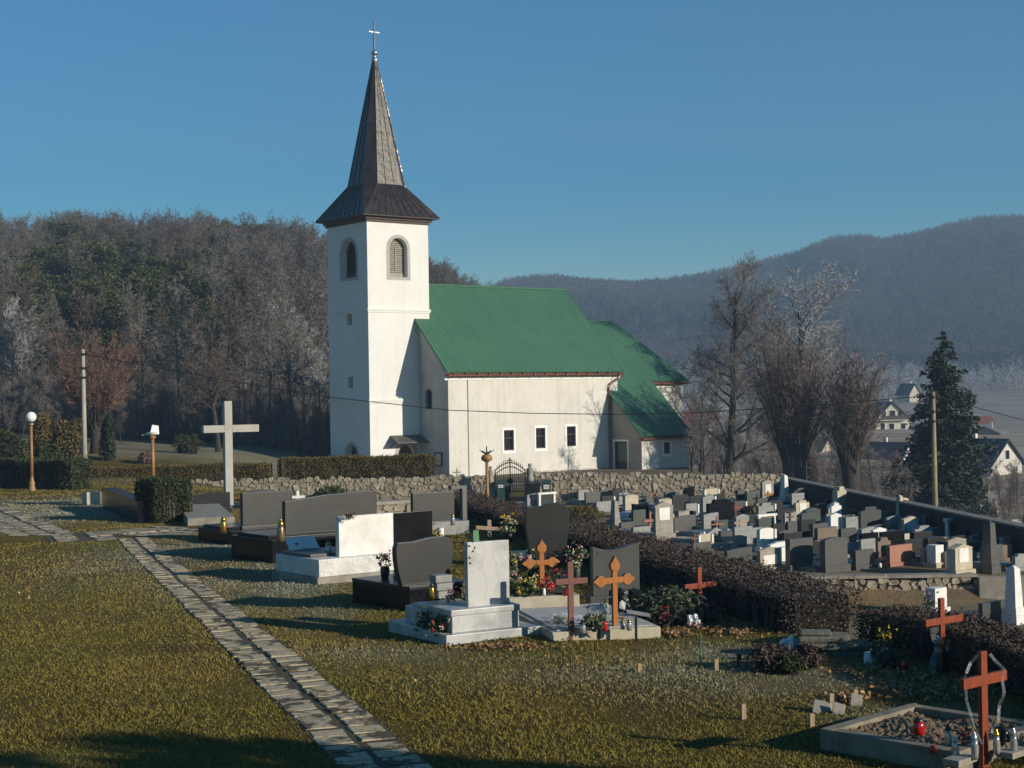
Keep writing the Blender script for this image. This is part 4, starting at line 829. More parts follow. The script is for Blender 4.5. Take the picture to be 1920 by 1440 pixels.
# ------------------------------------------------------------------ graves
PSI = 38.0
def flank(u, v, psi=PSI): P = gnd(u, v); W, N = dirs(psi); return P, W, N, P.y/FPX
def outline(kind_, w, h):
    if kind_ == 'arc': return [(0, 0), (w, 0), (w, h*.88)]+[(w/2+w/2*math.cos(t), h*.88+h*.12*math.sin(t)) for t in [math.pi*i/8 for i in range(1, 8)]]+[(0, h*.88)]
    if kind_ == 'wave': return [(0, 0), (w, 0)]+[(w*(1-i/10), h*(.94+.06*math.cos(math.pi*2*(i/10)*.8))) for i in range(11)]
    if kind_ == 'slant': return [(0, 0), (w, 0), (w, h), (w*.45, h*.97), (0, h*.86)]
    if kind_ == 'gable': return [(0, 0), (w, 0), (w, h*.82), (w*1.06, h*.84), (w/2, h), (-w*.06, h*.84), (0, h*.82)]
    if kind_ == 'pent': return [(w*.12, 0), (w*.88, 0), (w, h*.68), (w/2, h), (0, h*.68)]
    if kind_ == 'shoulder': return [(0, 0), (w, 0), (w, h*.82), (w*.8, h*.82), (w*.74, h), (w*.26, h), (w*.2, h*.82), (0, h*.82)]
    if kind_ == 'shield':
        L_ = [(w*.10+w*.0, 0)]; n = 8
        rt = [(w*(.90+.10*math.sin(math.pi*.5*min(1, i/n*1.3))-(.03 if i == n else 0)), h*.93*i/n) for i in range(n+1)]; lf = [(w-x, z) for x, z in rt]
        return lf[:1]+rt+[(w*.78, h), (w*.55, h*.985), (w*.3, h*.93), ]+lf[::-1][:-1]
    return [(0, 0), (w, 0), (w, h), (0, h)]
def grave(u0, u1, vt, vb, kd, m, label, psi=PSI, t=.14, base=True, slab=1.5, bm=None, pil=None, plaque=None, slabm=None, sw=.12):
    """one grave: headstone on its plinth with the low grave slab behind it; extents read off the photo"""
    P, W, N, k = flank(u0, vb, psi); wd = max(along(P, W, u1), .12); H = (vb-vt)*k
    r = thing('gravestone', label, 'gravestone', P, R(psi)); ph = min(.24, H*.2) if base else 0
    mb = MB(); mb.prism([(x, z+ph+(0 if base else -.3)) for x, z in outline(kd, wd, H-ph)], 0, t); mb.build('headstone', m, r, bevel=.006)
    if base: mb = MB(); mb.box(-.07, wd+.07, -.07, t+.10, -.5, ph); mb.build('plinth', bm or m, r, bevel=.01)
    if slab:
        mb = MB(); mb.box(-sw, wd+sw, t+.11, t+slab, -.5, .14); kb = mb.build('grave_kerb', bm or slabm or CONC, r)
        mb = MB(); mb.box(-sw+.09, wd+sw-.09, t+.2, t+slab-.1, .142, .19); mb.build('grave_slab', slabm or m, kb)
    if pil:                                           # pale side columns
        for s in pil: x = -.11 if s == 'l' else wd+.01; mb = MB(); mb.box(x, x+.1, -.05, t+.03, -.1 if not base else ph*.5, H*.92); mb.build('side_column', WHITE, r, bevel=.008)
    if plaque: mb = MB(); a, b_, c, d = plaque; mb.box(wd*a, wd*b_, -.02, -.002, ph+(H-ph)*c, ph+(H-ph)*d); mb.build('plaque', WHITE if m is not WHITE else GRANM, r)
    return r
def portal(u0, u1, vt, vb, label, inner=GRANM, psi=PSI):
    P, W, N, k = flank(u0, vb, psi); wd = along(P, W, u1); H = (vb-vt)*k; r = thing('gravestone', label, 'gravestone', P, R(psi))
    for x in (0, wd-.12): mb = MB(); mb.box(x, x+.12, 0, .14, -.3, H-.1); mb.build('side_column', WHITE, r, bevel=.008)
    mb = MB(); mb.box(-.06, wd+.06, -.03, .17, H-.1, H); mb.build('lintel', WHITE, r, bevel=.008)
    mb = MB(); mb.box(.16, wd-.16, .04, .12, -.3, H*.8); mb.build('headstone', inner, r); mb = MB(); mb.box(-.1, wd+.1, -.1, 1.5, -.5, .1); mb.build('grave_kerb', CONC, r); return r
def obelisk(u0, u1, vt, vb, m, label, cross=False, psi=PSI):
    P, W, N, k = flank(u0, vb, psi); wd = along(P, W, u1)*.8; H = (vb-vt)*k; a = wd/2; r = thing('obelisk', label, 'gravestone', P, R(psi)); hb = H*.28; top = H*(.86 if cross else 1)
    mb = MB(); mb.frustum(a, a, -.4, hb*.55, a*1.12, a*1.12, a*1.05, a*1.05); mb.frustum(a, a, hb*.55, hb, a*.95, a*.95, a*.9, a*.9); mb.build('pedestal', m, r, bevel=.012)
    mb = MB(); mb.frustum(a, a, hb, top*.94, a*.78, a*.78, a*.56, a*.56); mb.frustum(a, a, top*.94, top, a*.56, a*.56, a*.06, a*.06); mb.build('shaft', m, r, bevel=.008)
    if cross: mb = MB(); mb.box(a-.04, a+.04, a-.03, a+.03, top-.02, H); mb.box(a-.14, a+.14, a-.025, a+.025, top+(H-top)*.55, top+(H-top)*.75); mb.build('finial_cross', m, r)
    return r
def wcross(u, vt, vb, ua, ub, va, m, label, psi=PSI, th=None, orn=False, z=None, name='wooden_cross', cat='cross', depth=.045, P=None):
    """upright cross: post foot at (u,vb), arms from ua to ub at height va"""
    P = P or (gnd(u, vb) if z is None else onz(u, vb, z)); W, N = dirs(psi); k = P.y/FPX; r = thing(name, label, cat, P, R(psi)); H = (vb-vt)*k; za = (vb-va)*k; b = th or .09
    xa, xb = along(P, W, ua), along(P, W, ub); g = .10 if orn else 0
    mb = MB(); mb.box(-b/2, b/2, 0, depth, -.25, H-g); mb.build('post', m, r, bevel=.006)
    mb = MB(); mb.box(xa+g, xb-g, -.012, depth-.012, za-b/2, za+b/2); mb.build('crossbar', m, r, bevel=.006)
    if orn:
        tre = lambda c, ax: [(c[0]+ax[0]*x+ax[1]*y, c[1]+ax[1]*x-ax[0]*y) for x, y in [(-.02, -b*.55), (.03, -b*.95), (.085, -b*1.0), (.13, -b*.55), (.20, 0), (.13, b*.55), (.085, b*1.0), (.03, b*.95), (-.02, b*.55)]]
        for c, ax in (((0, H-g-.06), (0, 1)), ((xb-g-.06, za), (1, 0)), ((xa+g+.06, za), (-1, 0))): mb = MB(); mb.prism(tre(c, ax), -.015, depth+.003); mb.build('finial', m, r, bevel=.006)
    return r

# lower cemetery, rows from the wall down to the terrace edge
LOWER = [
 (898, 931, 915, 934, 'rect', GRANB, 'low black tombstone in white rim left of the iron gate', dict(pil='lr')),
 (921, 956, 914, 941, 'wave', GRANG, 'low greenish granite headstone right of the finial topped lamp post', {}),
 (959, 988, 931, 946, 'gable', CREAM, 'low cream stone with reddish patch in front of the iron gate', dict(base=False, slab=0)),
 (989, 1011, 926, 953, 'slant', GRANL, 'pale grey slab just left of the small white portal', {}),
 (1085, 1104, 919, 940, 'rect', GRANL, 'pale square block alone against the stone wall', dict(bm=CREAM)),
 (1119, 1147, 941, 966, 'rect', GRANL, 'bluish pale slab right of the spreading juniper', dict(bm=GRANM, t=.1)),
 (1161, 1181, 924, 950, 'arc', GRANL, 'pale rounded slab on a cream block beside the round topped pillar', dict(bm=CREAM)),
 (1188, 1211, 957, 985, 'rect', GRANG, 'grey slab left of the pinkish wooden cross', {}),
 (1165, 1190, 980, 999, 'rect', GRANM, 'low grey slab at the hedge below the round topped pillar', {}),
 (1188, 1220, 989, 1006, 'rect', GRANL, 'pale low slab at the hedge left of the big pedimented stone', {}),
 (1230, 1263, 941, 1014, 'gable', CONC, 'tall pedimented concrete stone with cream plaque in the middle of the cemetery', dict(plaque=(.2, .8, .42, .8))),
 (1248, 1272, 922, 943, 'arc', GRANM, 'rounded grey stone near the wall behind the tall pedimented one', {}),
 (1262, 1290, 929, 964, 'rect', GRAN, 'dark square slab behind the pale one with a white column', {}),
 (1296, 1326, 931, 955, 'rect', GRAN, 'dark wide slab left of the cream stone with two columns', {}),
 (1323, 1346, 917, 938, 'rect', CREAM, 'cream stone between two white columns close to the wall', dict(pil='lr')),
 (1332, 1360, 926, 951, 'wave', GRAN, 'dark wavy topped slab behind the big black stone', {}),
 (1330, 1377, 938, 984, 'shoulder', GRANB, 'big black shouldered headstone in the middle row', dict(t=.18)),
 (1287, 1307, 945, 968, 'rect', GRANL, 'pale grey slab with a white column at its right side', dict(pil='r')),
 (1265, 1305, 968, 1003, 'slant', GRANM, 'broad slate grey slab on a cream kerb right of the pedimented stone', dict(bm=CREAM)),
 (1326, 1361, 976, 1009, 'pent', GRANL, 'pale five sided stone behind a thin red cross', dict(base=False)),
 (1313, 1333, 1002, 1022, 'rect', CREAM, 'small cream stone flanked by two tall white columns', dict(pil='lr')),
 (1300, 1334, 1019, 1036, 'rect', GRANM, 'low grey slab at the hedge below the cream stone', {}),
 (1364, 1411, 1030, 1062, 'slant', GRANG, 'broad grey slab partly behind the hedge, left of the plaque pediment', {}),
 (1402, 1430, 991, 1020, 'rect', GRANL, 'bright pale slab with white column right of the weathered wooden cross', dict(pil='r')),
 (1384, 1399, 919, 946, 'rect', GRANM, 'narrow grey slab, left one of a pair below the wall corner', {}),
 (1401, 1425, 920, 947, 'wave', GRANM, 'wavy grey slab, right one of a pair below the wall corner', {}),
 (1418, 1447, 944, 968, 'rect', BROWNST, 'brownish slab behind the white portal grave', {}),
 (1430, 1451, 900, 943, 'gable', CONC, 'pedimented stele at the wall corner behind a yellow wooden cross', dict(plaque=(.25, .75, .3, .75))),
 (1499, 1517, 906, 922, 'rect', GRANM, 'small grey slab in the shade at the far end', dict(slab=0)),
 (1500, 1527, 915, 939, 'rect', GRANB, 'black slab right of the pale obelisk at the far wall', {}),
 (1533, 1545, 915, 941, 'arc', GRANG, 'narrow grey green slab, left one of two upright twins', {}),
 (1550, 1559, 913, 939, 'slant', GRANG, 'narrow grey green slab, right one of two upright twins', {}),
 (1609, 1631, 926, 960, 'rect', GRANG, 'tall grey green slab in front of the dark boundary wall', {}),
 (1493, 1518, 939, 968, 'shoulder', CREAM, 'cream stone with grey inset panel in the back rows', dict(plaque=(.25, .75, .15, .75))),
 (1533, 1551, 945, 966, 'rect', GRANG, 'small grey slab with white column at its right in the back rows', dict(pil='r')),
 (1459, 1485, 955, 979, 'rect', GRAN, 'dark square slab right of the white portal grave', {}),
 (1504, 1539, 960, 1000, 'slant', GRANG, 'tall greenish slab with joint across its upper third', {}),
 (1577, 1602, 967, 994, 'rect', GRANM, 'grey square slab right of the pinkish pointed stone', {}),
 (1578, 1607, 992, 1030, 'rect', GRANG, 'grey green slab directly below the grey square one', {}),
 (1615, 1653, 952, 1002, 'shoulder', GRANG, 'large grey green shouldered slab beside the round thuja', {}),
 (1451, 1474, 984, 1011, 'rect', GRAN, 'dark square slab with white column at its right, middle row', dict(pil='r')),
 (1471, 1520, 998, 1037, 'wave', GRAN, 'wide dark wavy slab behind the largest grey slab', {}),
 (1482, 1525, 1012, 1072, 'rect', GRANM, 'largest grey slab in the front row of the lower cemetery', dict(t=.2)),
 (1548, 1590, 1010, 1075, 'arc', GRANM, 'curved top grey slab, second of the big front row stones', dict(t=.2)),
 (1541, 1567, 994, 1017, 'rect', CREAM, 'cream slab behind the brown wooden cross in the front rows', {}),
 (1617, 1648, 1001, 1038, 'rect', GRANB, 'black slab behind the light slab of the front row', {}),
 (1605, 1640, 1033, 1069, 'rect', GRANM, 'light grey square slab left of the terracotta stone', {}),
 (1426, 1463, 1027, 1074, 'gable', CONC, 'weathered pedimented stone with white plaque in the front row', dict(plaque=(.14, .84, .12, .58))),
 (1669, 1711, 1024, 1064, 'rect', RUST, 'reddish terracotta coloured headstone in the front row', dict(bm=RUST, t=.16, sw=.2)),
 (1698, 1731, 1013, 1057, 'rect', GRAN, 'dark slab just behind and right of the terracotta stone', {}),
 (1655, 1696, 998, 1047, 'rect', GRANB, 'big black slab just behind and left of the terracotta stone', {}),
 (1696, 1724, 969, 1011, 'gable', CREAM, 'pedimented cream stone with white plaque below the pale obelisk', dict(plaque=(.2, .8, .2, .7), bm=CONC)),
 (1730, 1749, 955, 977, 'rect', GRANL, 'small pale grey slab in front of the dark boundary wall', {}),
 (1735, 1760, 966, 1006, 'rect', GRANM, 'tall grey slab with white column below the small pale one', dict(pil='r')),
 (1774, 1795, 959, 977, 'slant', GRANM, 'grey slanted slab behind the white framed stone', {}),
 (1808, 1833, 981, 1011, 'rect', GRANG, 'grey green slab right of the white framed stone', {}),
 (1909, 1926, 974, 1001, 'rect', GRANM, 'grey slab cut by the right edge of the picture', {}),
 (1875, 1903, 1006, 1038, 'rect', GRAN, 'dark slab with white column right of the big grey obelisk', dict(pil='r')),
 (1825, 1841, 1016, 1043, 'rect', GRANM, 'narrow grey slab with bright white column behind the stele', dict(pil='r')),
 (1823, 1853, 1003, 1031, 'gable', GRANL, 'pale gabled slab left of the big grey obelisk', {}),
 (1772, 1820, 1014, 1035, 'rect', BROWNST, 'low brown block below the white framed stone', dict(base=False, slab=0, t=.4)),
 (1843, 1889, 1132, 1171, 'rect', GRANG, 'dark green grey slab on the lowest terrace beside yellow flowers', dict(slab=1.2)),
 (1904, 1926, 1040, 1072, 'shoulder', GRANL, 'pale shouldered stone at the right edge above the white obelisk', {}),
]
LOWER += [
 (1212, 1226, 934, 953, 'arc', GRANM, 'small rounded grey stone under the thin red crosses by the wall', {}),
 (1440, 1460, 912, 934, 'rect', GRANG, 'grey green slab right of the yellow wooden cross', dict(slab=0)),
 (1352, 1376, 996, 1016, 'rect', GRANG, 'low grey green slab left of the weathered wooden cross', {}),
 (1590, 1604, 930, 952, 'rect', GRANM, 'small grey slab in the shade right of the stone on a column', {}),
 (1640, 1660, 985, 1006, 'rect', GRANG, 'grey green slab half hidden behind the big black one', {}),
 (1855, 1872, 960, 985, 'rect', GRANM, 'grey slab between the two obelisks at the right', {}),
 (1750, 1768, 990, 1012, 'arc', GRANL, 'pale rounded stone below the tall grey slab with the column', {}),
 (1393, 1412, 950, 972, 'rect', GRANB, 'black slab right of the red wooden cross in the middle rows', {}),
]
for (u0, u1, vt, vb, kd, m, lb, kw) in LOWER: grave(u0, u1, vt, vb, kd, m, lb, **kw)
portal(1011, 1042, 924, 953, 'small white portal grave with dark panel near the iron gate', GRAN)
portal(1423, 1455, 965, 993, 'white portal grave with two columns in the middle rows', BROWNST)
portal(1778, 1808, 973, 1016, 'white framed stone with grey panel in front of the boundary wall', GRANM)
obelisk(1472, 1485, 890, 940, WHITE, 'pale obelisk at the far wall corner')
obelisk(1689, 1701, 928, 988, CREAM, 'pale cream obelisk rising over the boundary wall')
obelisk(1567, 1577, 941, 977, WHITE, 'short pinkish white pointed stone in the back rows')
obelisk(1840, 1851, 946, 998, GRANL, 'slim grey obelisk against the dark boundary wall')
obelisk(1871, 1886, 940, 998, CONC, 'concrete obelisk crowned by a small cross', True)
obelisk(1860, 1880, 977, 1076, GRANM, 'tallest grey obelisk near the terrace edge at the right')
obelisk(1906, 1929, 1062, 1172, WHITE, 'big white obelisk on the lowest terrace, cut by the right edge')
obelisk(1153, 1169, 938, 992, CONC, 'round topped rough pillar stone behind the hedge')
grave(1571, 1588, 913, 966, 'shoulder', CREAM, 'pale block raised on a narrower column in the back rows', t=.3, slab=0)
grave(1792, 1824, 1022, 1083, 'gable', CREAM, 'cream stele with grey inset panel on a stepped base at the terrace edge', t=.3, slab=0, plaque=(.2, .75, .3, .85), bm=CREAM)
grave(1755, 1770, 1023, 1064, 'rect', WHITE, 'white stele with bluish shaded side behind the terracotta stone', t=.34, slab=0, bm=CREAM)
grave(1754, 1776, 1104, 1150, 'rect', WHITE, 'white stele with dark side and figurine on the lowest terrace', t=.34, slab=0, bm=WHITE)
wcross(1191, 913, 950, 1184, 1203, 922, WOODP, 'thin red cross close to the wall, left of two', th=.05)
wcross(1226, 918, 941, 1220, 1233, 925, WOODR, 'thin red cross close to the wall, right of two', th=.05)
wcross(1220, 959, 992, 1208, 1232, 976, WOODP, 'pinkish wooden cross left of the tall pedimented stone', th=.1)
wcross(1345, 968, 1006, 1334, 1358, 983, WOODP, 'thin red cross before the pale five sided stone', th=.05)
wcross(1303, 1000, 1034, 1297, 1310, 1010, WOODB, 'small brown cross between cream stone and hedge', th=.06)
wcross(1389, 974, 1029, 1377, 1401, 980, WOODG, 'weathered grey wooden cross in the middle rows', th=.08)
wcross(1380, 938, 974, 1369, 1393, 952, WOODR, 'red wooden cross right of the big black headstone', th=.08)
wcross(1441, 920, 946, 1434, 1449, 928, WOODO, 'yellow varnished cross at the pedimented stele by the wall corner', th=.07)
wcross(1541, 1011, 1045, 1534, 1551, 1016, WOODB, 'brown wooden cross between the two biggest front row slabs', th=.09)
wcross(1679, 926, 965, 1673, 1686, 934, WOODR, 'thin dark red cross before the boundary wall', th=.045)
wcross(1483, 962, 993, 1478, 1489, 969, WOODB, 'thin brown cross right of the dark square slab', th=.045)
wcross(1125, 910, 944, 1116, 1134, 921, IRON, 'thin black iron cross before the stone wall', th=.035, name='iron_cross')
wcross(1477, 920, 950, 1471, 1483, 929, IRON, 'thin black iron cross in front of the pale obelisk', th=.035, name='iron_cross')
wcross(1556, 953, 993, 1550, 1562, 966, CONC, 'pale stone cross in the back rows', th=.11, name='stone_cross', depth=.1)
P = gnd(1078, 976); place('spreading_juniper', [('foliage', shrub_mesh(301, 1.35, 1.0, .62, OLIV, 3800, .06, .6)), ('woody_core', core(1.2, .9, .55))], 'low spreading juniper between white portal and pale slab', 'shrub', P)
P = gnd(1661, 980); place('round_thuja', [('foliage', shrub_mesh(302, .33, .33, .72, OLIV, 1500, .05, .6)), ('woody_core', core(.28, .28, .6))], 'small round topped thuja beside the large shouldered slab', 'shrub', P)
# smaller stones that fill the packed rows, named from the marked grave they stand beside
ANCH = [((1247, 1000), 'tall pedimented stone'), ((1354, 975), 'big black headstone'), ((1416, 1010), 'bright pale slab'), ((1503, 1060), 'largest grey slab'), ((1569, 1060), 'curved top slab'), ((1690, 1060), 'terracotta stone'), ((1633, 990), 'large shouldered slab'), ((1521, 990), 'greenish jointed slab'), ((1695, 975), 'cream obelisk'), ((1478, 930), 'corner obelisk'), ((1793, 1000), 'white framed stone'), ((1869, 1060), 'tallest grey obelisk'), ((1845, 990), 'slim grey obelisk'), ((1580, 950), 'raised pale block'), ((1343, 1000), 'five sided stone'), ((1439, 985), 'white portal grave'), ((1161, 980), 'round topped pillar'), ((1027, 948), 'small white portal'), ((1334, 930), 'cream columned stone'), ((1441, 935), 'wall corner stele'), ((1445, 1065), 'white plaque pediment'), ((1622, 1060), 'light square slab'), ((1748, 1000), 'tall columned slab'), ((1095, 935), 'pale square block'), ((1278, 955), 'dark square slab')]
FM = [(GRANM, 'grey'), (GRAN, 'dark'), (GRANL, 'pale'), (GRANG, 'greenish'), (CREAM, 'cream'), (WHITE, 'white'), (CONC, 'weathered'), (GRANB, 'black'), (BROWNST, 'brownish')]; FK = [('rect', 'square'), ('arc', 'rounded'), ('wave', 'wavy'), ('slant', 'slanted'), ('shoulder', 'shouldered'), ('gable', 'gabled')]
rf = random.Random(12); taken = [(u0, u1, vb) for (u0, u1, vt, vb, *_r) in LOWER]+[(1011, 1042, 953), (1423, 1455, 993), (1778, 1808, 1016), (1472, 1485, 940), (1689, 1701, 988), (1840, 1851, 998), (1860, 1880, 1076), (1571, 1588, 966), (1792, 1824, 1083)]; seen = set()
for tr_ in range(2600):
    if len(seen) >= 84: break
    u = rf.uniform(1060, 1905); v = rf.uniform(936, 1066); lim = 950+(u-1060)*.36
    if u < 1420 and v > 938+(u-1060)*.30: continue
    if v < 925+max(0, u-1470)*.125+14: continue
    k = FPX*5.6/((v-733)*FPX)*1.0; px = 1/((5.65/((v-733)/FPX))/FPX); w_ = rf.uniform(.42, .72)*px; h_ = rf.uniform(.45, .85)*px
    if any(a-3 < u+w_ and u < b_+3 and abs(v-vb) < 7.5 for (a, b_, vb) in taken): continue
    mi_ = rf.choice([0, 0, 1, 1, 2, 2, 3, 4, 5, 5, 6, 7, 8]); ki = rf.choice([0, 0, 1, 2, 3, 4, 5]); (au, av), an_ = min(ANCH, key=lambda q: math.hypot(q[0][0]-u, (q[0][1]-v)*1.6))
    rel = 'behind' if v < av-9 else 'before' if v > av+9 else 'beside'; sd = 'left of' if u < au else 'right of'
    lb = 'small %s %s stone %s and %s the %s' % (FM[mi_][1], FK[ki][1], rel, sd, an_)
    if lb in seen: continue
    seen.add(lb); taken.append((u, u+w_, v)); grave(u, u+w_, v-h_, v, FK[ki][0], FM[mi_][0], lb, t=rf.choice([.12, .16, .2]), slab=rf.choice([1.0, 1.3, 0]), slabm=rf.choice([GRANM, WHITE, GRANL, CONC, GRANB]), pil=rf.choice([None, None, None, 'r']))
# terrace edge
tp = gnd(1640, 1084)
tr = thing('terrace_wall', 'crumbling earth and stone bank under the front row of the lower cemetery', 'wall', (8.6, 46.35, 0), R(-1)); rng = np.random.default_rng(9)
masonry(tr, 5.2, lambda x: EYE-6.5, lambda x: EYE-5.68, .3, 4, .12, .4, rng, limit=90)
mb = MB(); mb.slab([(5.2, -.25, EYE-6.7), (8.4, -.45, EYE-6.7), (8.4, -.45, EYE-5.66), (5.2, -.25, EYE-5.66)], (0, .5, 0)); mb.build('concrete_face', CONC, tr)
mb = MB(); mb.slab([(-.5, -.06, EYE-5.66), (5.2, -.06, EYE-5.66), (5.2, .5, EYE-5.66), (-.5, .5, EYE-5.66)], (0, 0, .08)); mb.build('coping', CONC, tr)

# upper graves
def tomb(uc, vc, ul, ur, vtop, m, r=None, label='', psi=PSI, name='tomb', h=None, bev=.012, part='plinth'):
    """low box on the ground: near corner (uc,vc), left end ul along depth, right end ur along the front"""
    P, W, N, k = flank(uc, vc, psi); L = along(P, N, ul); wd = along(P, W, ur); H = h or (vc-vtop)*k
    r = r or thing(name, label, 'tomb', P, R(psi)); mb = MB(); mb.box(0, wd, 0, L, -.35, H); mb.build(part, m, r, bevel=bev); return r, P, W, N, k, L, wd, H
def stand(r, P, W, k, u0, u1, vt, vb, m, kd='rect', t=.12, y=.12, z0=0, psi=PSI, part='headstone', bev=.008):
    """upright slab on a tomb, at depth y in tomb space, foot read off photo row vb; a block fills down to the plinth top z0"""
    N = Vector((-W.y, W.x, 0)); Q = P+N*y; x0, x1 = along(Q, W, u0), along(Q, W, u1); yy_ = Q.y+W.y*x0; kk = yy_/FPX; H = (vb-vt)*kk; zf = max(pt(u0, vb, yy_).z-P.z, z0-.02)
    if zf > z0+.015: mb = MB(); mb.box(x0-.04, x1+.04, y-.03, y+t+.05, z0, zf-.002); mb.build('headstone_base', m, r, bevel=bev)
    mb = MB(); mb.prism([(x0+x, zf+z) for x, z in outline(kd, x1-x0, H)], y, y+t); mb.build(part, m, r, bevel=bev); return H
def lid(r, L, wd, z, m, ins=.1, th=.07, part='cover_slab', y0=.35): mb = MB(); mb.box(ins, wd-ins, y0, L-ins, z+.002, z+th); mb.build(part, m, r, bevel=.01)
r1, P, W, N, k, L, wd, H = tomb(434, 1021, 372, 560, 996, GRANB, label='leftmost polished black tomb with square headstone, by the tall concrete cross')
lid(r1, L, wd, H, GRANB); Z1 = P.z+H; stand(r1, P, W, k, 456, 549, 925, 987, GRAN, t=.14, y=.30, z0=H)
r2, P, W, N, k, L, wd, H = tomb(511, 1058, 434, 690, 1013, GRANB, label='black tomb with very wide rising headstone behind the white one'); Pa = P
lid(r2, L, wd, H, GRANB); Z2 = P.z+H; stand(r2, P, W, k, 536, 708, 930, 1006, GRAN, 'slant', t=.14, y=.35, z0=H)
r3, P, W, N, k, L, wd, H = tomb(596, 1099, 510, 748, 1084, CONC, label='white marble tomb with plain white headstone and rough faced base')
mb = MB(); mb.box(.06, wd-.02, .05, L-.05, H, H+.34); mb.build('rough_base', mat('rough_white_marble', (.74, .72, .67), .7, (.60, .58, .53), 3, bmp=1.0, bscale=9, bdist=.05), r3, bevel=.02)
mb = MB(); mb.box(.14, wd-.1, .5, L-.15, H+.342, H+.40); mb.build('cover_slab', GRANM, r3, bevel=.01); Hw = H+.34
stand(r3, P, W, k, 637, 739, 969, 1046, WHITE, t=.13, y=.22, z0=Hw); P3, W3, N3, H3 = P, W, N, Hw
r4, P, W, N, k, L, wd, H = tomb(728, 1062, 690, 845, 1036, GRANB, label='black tomb with square black headstone right of the white tomb')
stand(r4, P, W, k, 739, 812, 963, 1024, GRANB, t=.14, y=.2, z0=H); mb = MB(); mb.box(.1, wd-.1, .5, .8, H+.001, H+.06); mb.build('cover_slab', GRAN, r4); P4, H4 = P, H
r5, P, W, N, k, L, wd, H = tomb(768, 1150, 661, 880, 1106, GRANB, label='dark tomb with curved shield headstone between white tomb and marble grave')
mb = MB(); mb.box(.0, wd, -.012, L+.02, H+.001, H+.05); mb.build('granite_rim', RUST if False else GRAN, r5, bevel=.008)
stand(r5, P, W, k, 745, 852, 1017, 1107, GRAN, 'shield', t=.13, y=.14, z0=H+.05); P5, H5 = P, H
MARB = mat('veined_grey_marble', (.47, .46, .43), .45, (.30, .295, .285), 1.6, lo=.45, hi=.62, fine=.08, fscale=40, bmp=.04)
n = MARB.node_tree; b = n.nodes['Principled BSDF']; src = b.inputs['Base Color'].links[0].from_socket
wv = node(n, 'ShaderNodeTexWave', wave_type='BANDS'); wv.inputs['Scale'].default_value = 1.1; wv.inputs['Distortion'].default_value = 9; wv.inputs['Detail'].default_value = 4; wv.inputs['Detail Scale'].default_value = 1.6
tc = node(n, 'ShaderNodeTexCoord'); n.links.new(tc.outputs['Object'], wv.inputs['Vector']); n.links.new(mixc(n, src, (.2, .195, .19), ramp(n, wv.outputs[1], .93, 1.25)), b.inputs['Base Color'])
r6, P, W, N, k, L, wd, H = tomb(837, 1211, 728, 1016, 1192, MARB, psi=30, label='grey veined marble grave with upright marble headstone, seen from behind, nearest the lawn')
mb = MB(); mb.box(.17, wd-.30, .14, L-.25, H, H+.24); mb.build('second_step', MARB, r6, bevel=.01); mb = MB(); mb.box(.14, wd-.27, .11, .75, H+.242, H+.33); mb.build('headstone_base', MARB, r6, bevel=.015)
mb = MB(); mb.box(.22, wd-.4, .76, L-.4, H+.242, H+.29); mb.build('cover_slab', MARB, r6, bevel=.01)
stand(r6, P, W, k, 879, 957, 1021, 1144, MARB, t=.1, y=.30, z0=H+.33, psi=30); P6, W6, N6, H6 = P, W, N, H+.29
mb = MB()
for i, (x, z) in enumerate(((.06, .98), (.10, .93), (.05, .87), (.11, .84), (.07, .79), (.05, .70), (.06, .62))):
    a = i*1.7; Q = P+N*.30; x0 = along(Q, W, 879); mb.tube([(x0+x, .295, H+.33+z), (x0+x+.03*math.cos(a), .292, H+.33+z+.025), (x0+x+.05*math.cos(a), .295, H+.33+z-.005)], [.006, .011, .004], 4)
mb.build('carved_ivy', GRANM, r6)
r7, P, W, N, k, L, wd, H = tomb(1036, 1204, 952, 1239, 1186, CREAM, psi=14, label='cream concrete framed grave filled with white grit, carrying two brown crosses')
mb = MB(); mb.box(.09, wd-.09, .09, L-.09, H+.002, H+.02); mb.build('white_grit', mat('frosted_white_grit', (.62, .61, .58), .95, (.42, .41, .39), 9, fine=.2, fscale=70, bmp=1., bscale=60, bdist=.02), r7); P7, W7, N7, H7 = P, W, N, H
mb = MB(); mb.box(wd*.42, wd*.435, -.006, .01, -.05, H); mb.build('expansion_joint', FRAMEB, r7)
r8, P, W, N, k, L, wd, H = tomb(940, 1163, 905, 1087, 1121, CREAM, psi=10, label='raised cream concrete planter grave crowded with flowers and ribbons'); P8, H8, L8 = P, H, L
mb = MB(); mb.box(.1, wd-.1, .1, L-.1, H+.002, H+.03); mb.build('soil', mat('dark_grave_soil', (.06, .045, .03), 1., bmp=.8, bscale=20, bdist=.04), r8)
r9 = grave(1113, 1200, 1022, 1142, 'wave', GRANM, 'wavy topped grey headstone against the hedge behind the varnished cross', psi=12, t=.16, slab=0)
r10 = grave(988, 1068, 945, 1064, 'shield', GRAN, 'dark shield shaped headstone standing before the purple hedge', psi=14, t=.16, slab=1.6, slabm=GRANB)
r11, P, W, N, k, L, wd, H = tomb(810, 1006, 770, 880, 980, GRANL, psi=30, label='dark headstone with side niche on a pale base at the far end of the hedge')
stand(r11, P, W, k, 775, 853, 925, 980, GRAN, t=.14, y=.1, z0=H); mb = MB(); Q = P+N*.1; x = along(Q, W, 868); mb.box(x, x+.14, .1, .24, H, H+.85); mb.build('side_pillar', GRANM, r11, bevel=.008); mb = MB(); x2 = along(Q, W, 849); mb.box(x2-.02, x+.14, .1, .28, H+.85, H+.93); mb.build('lintel', GRANM, r11)
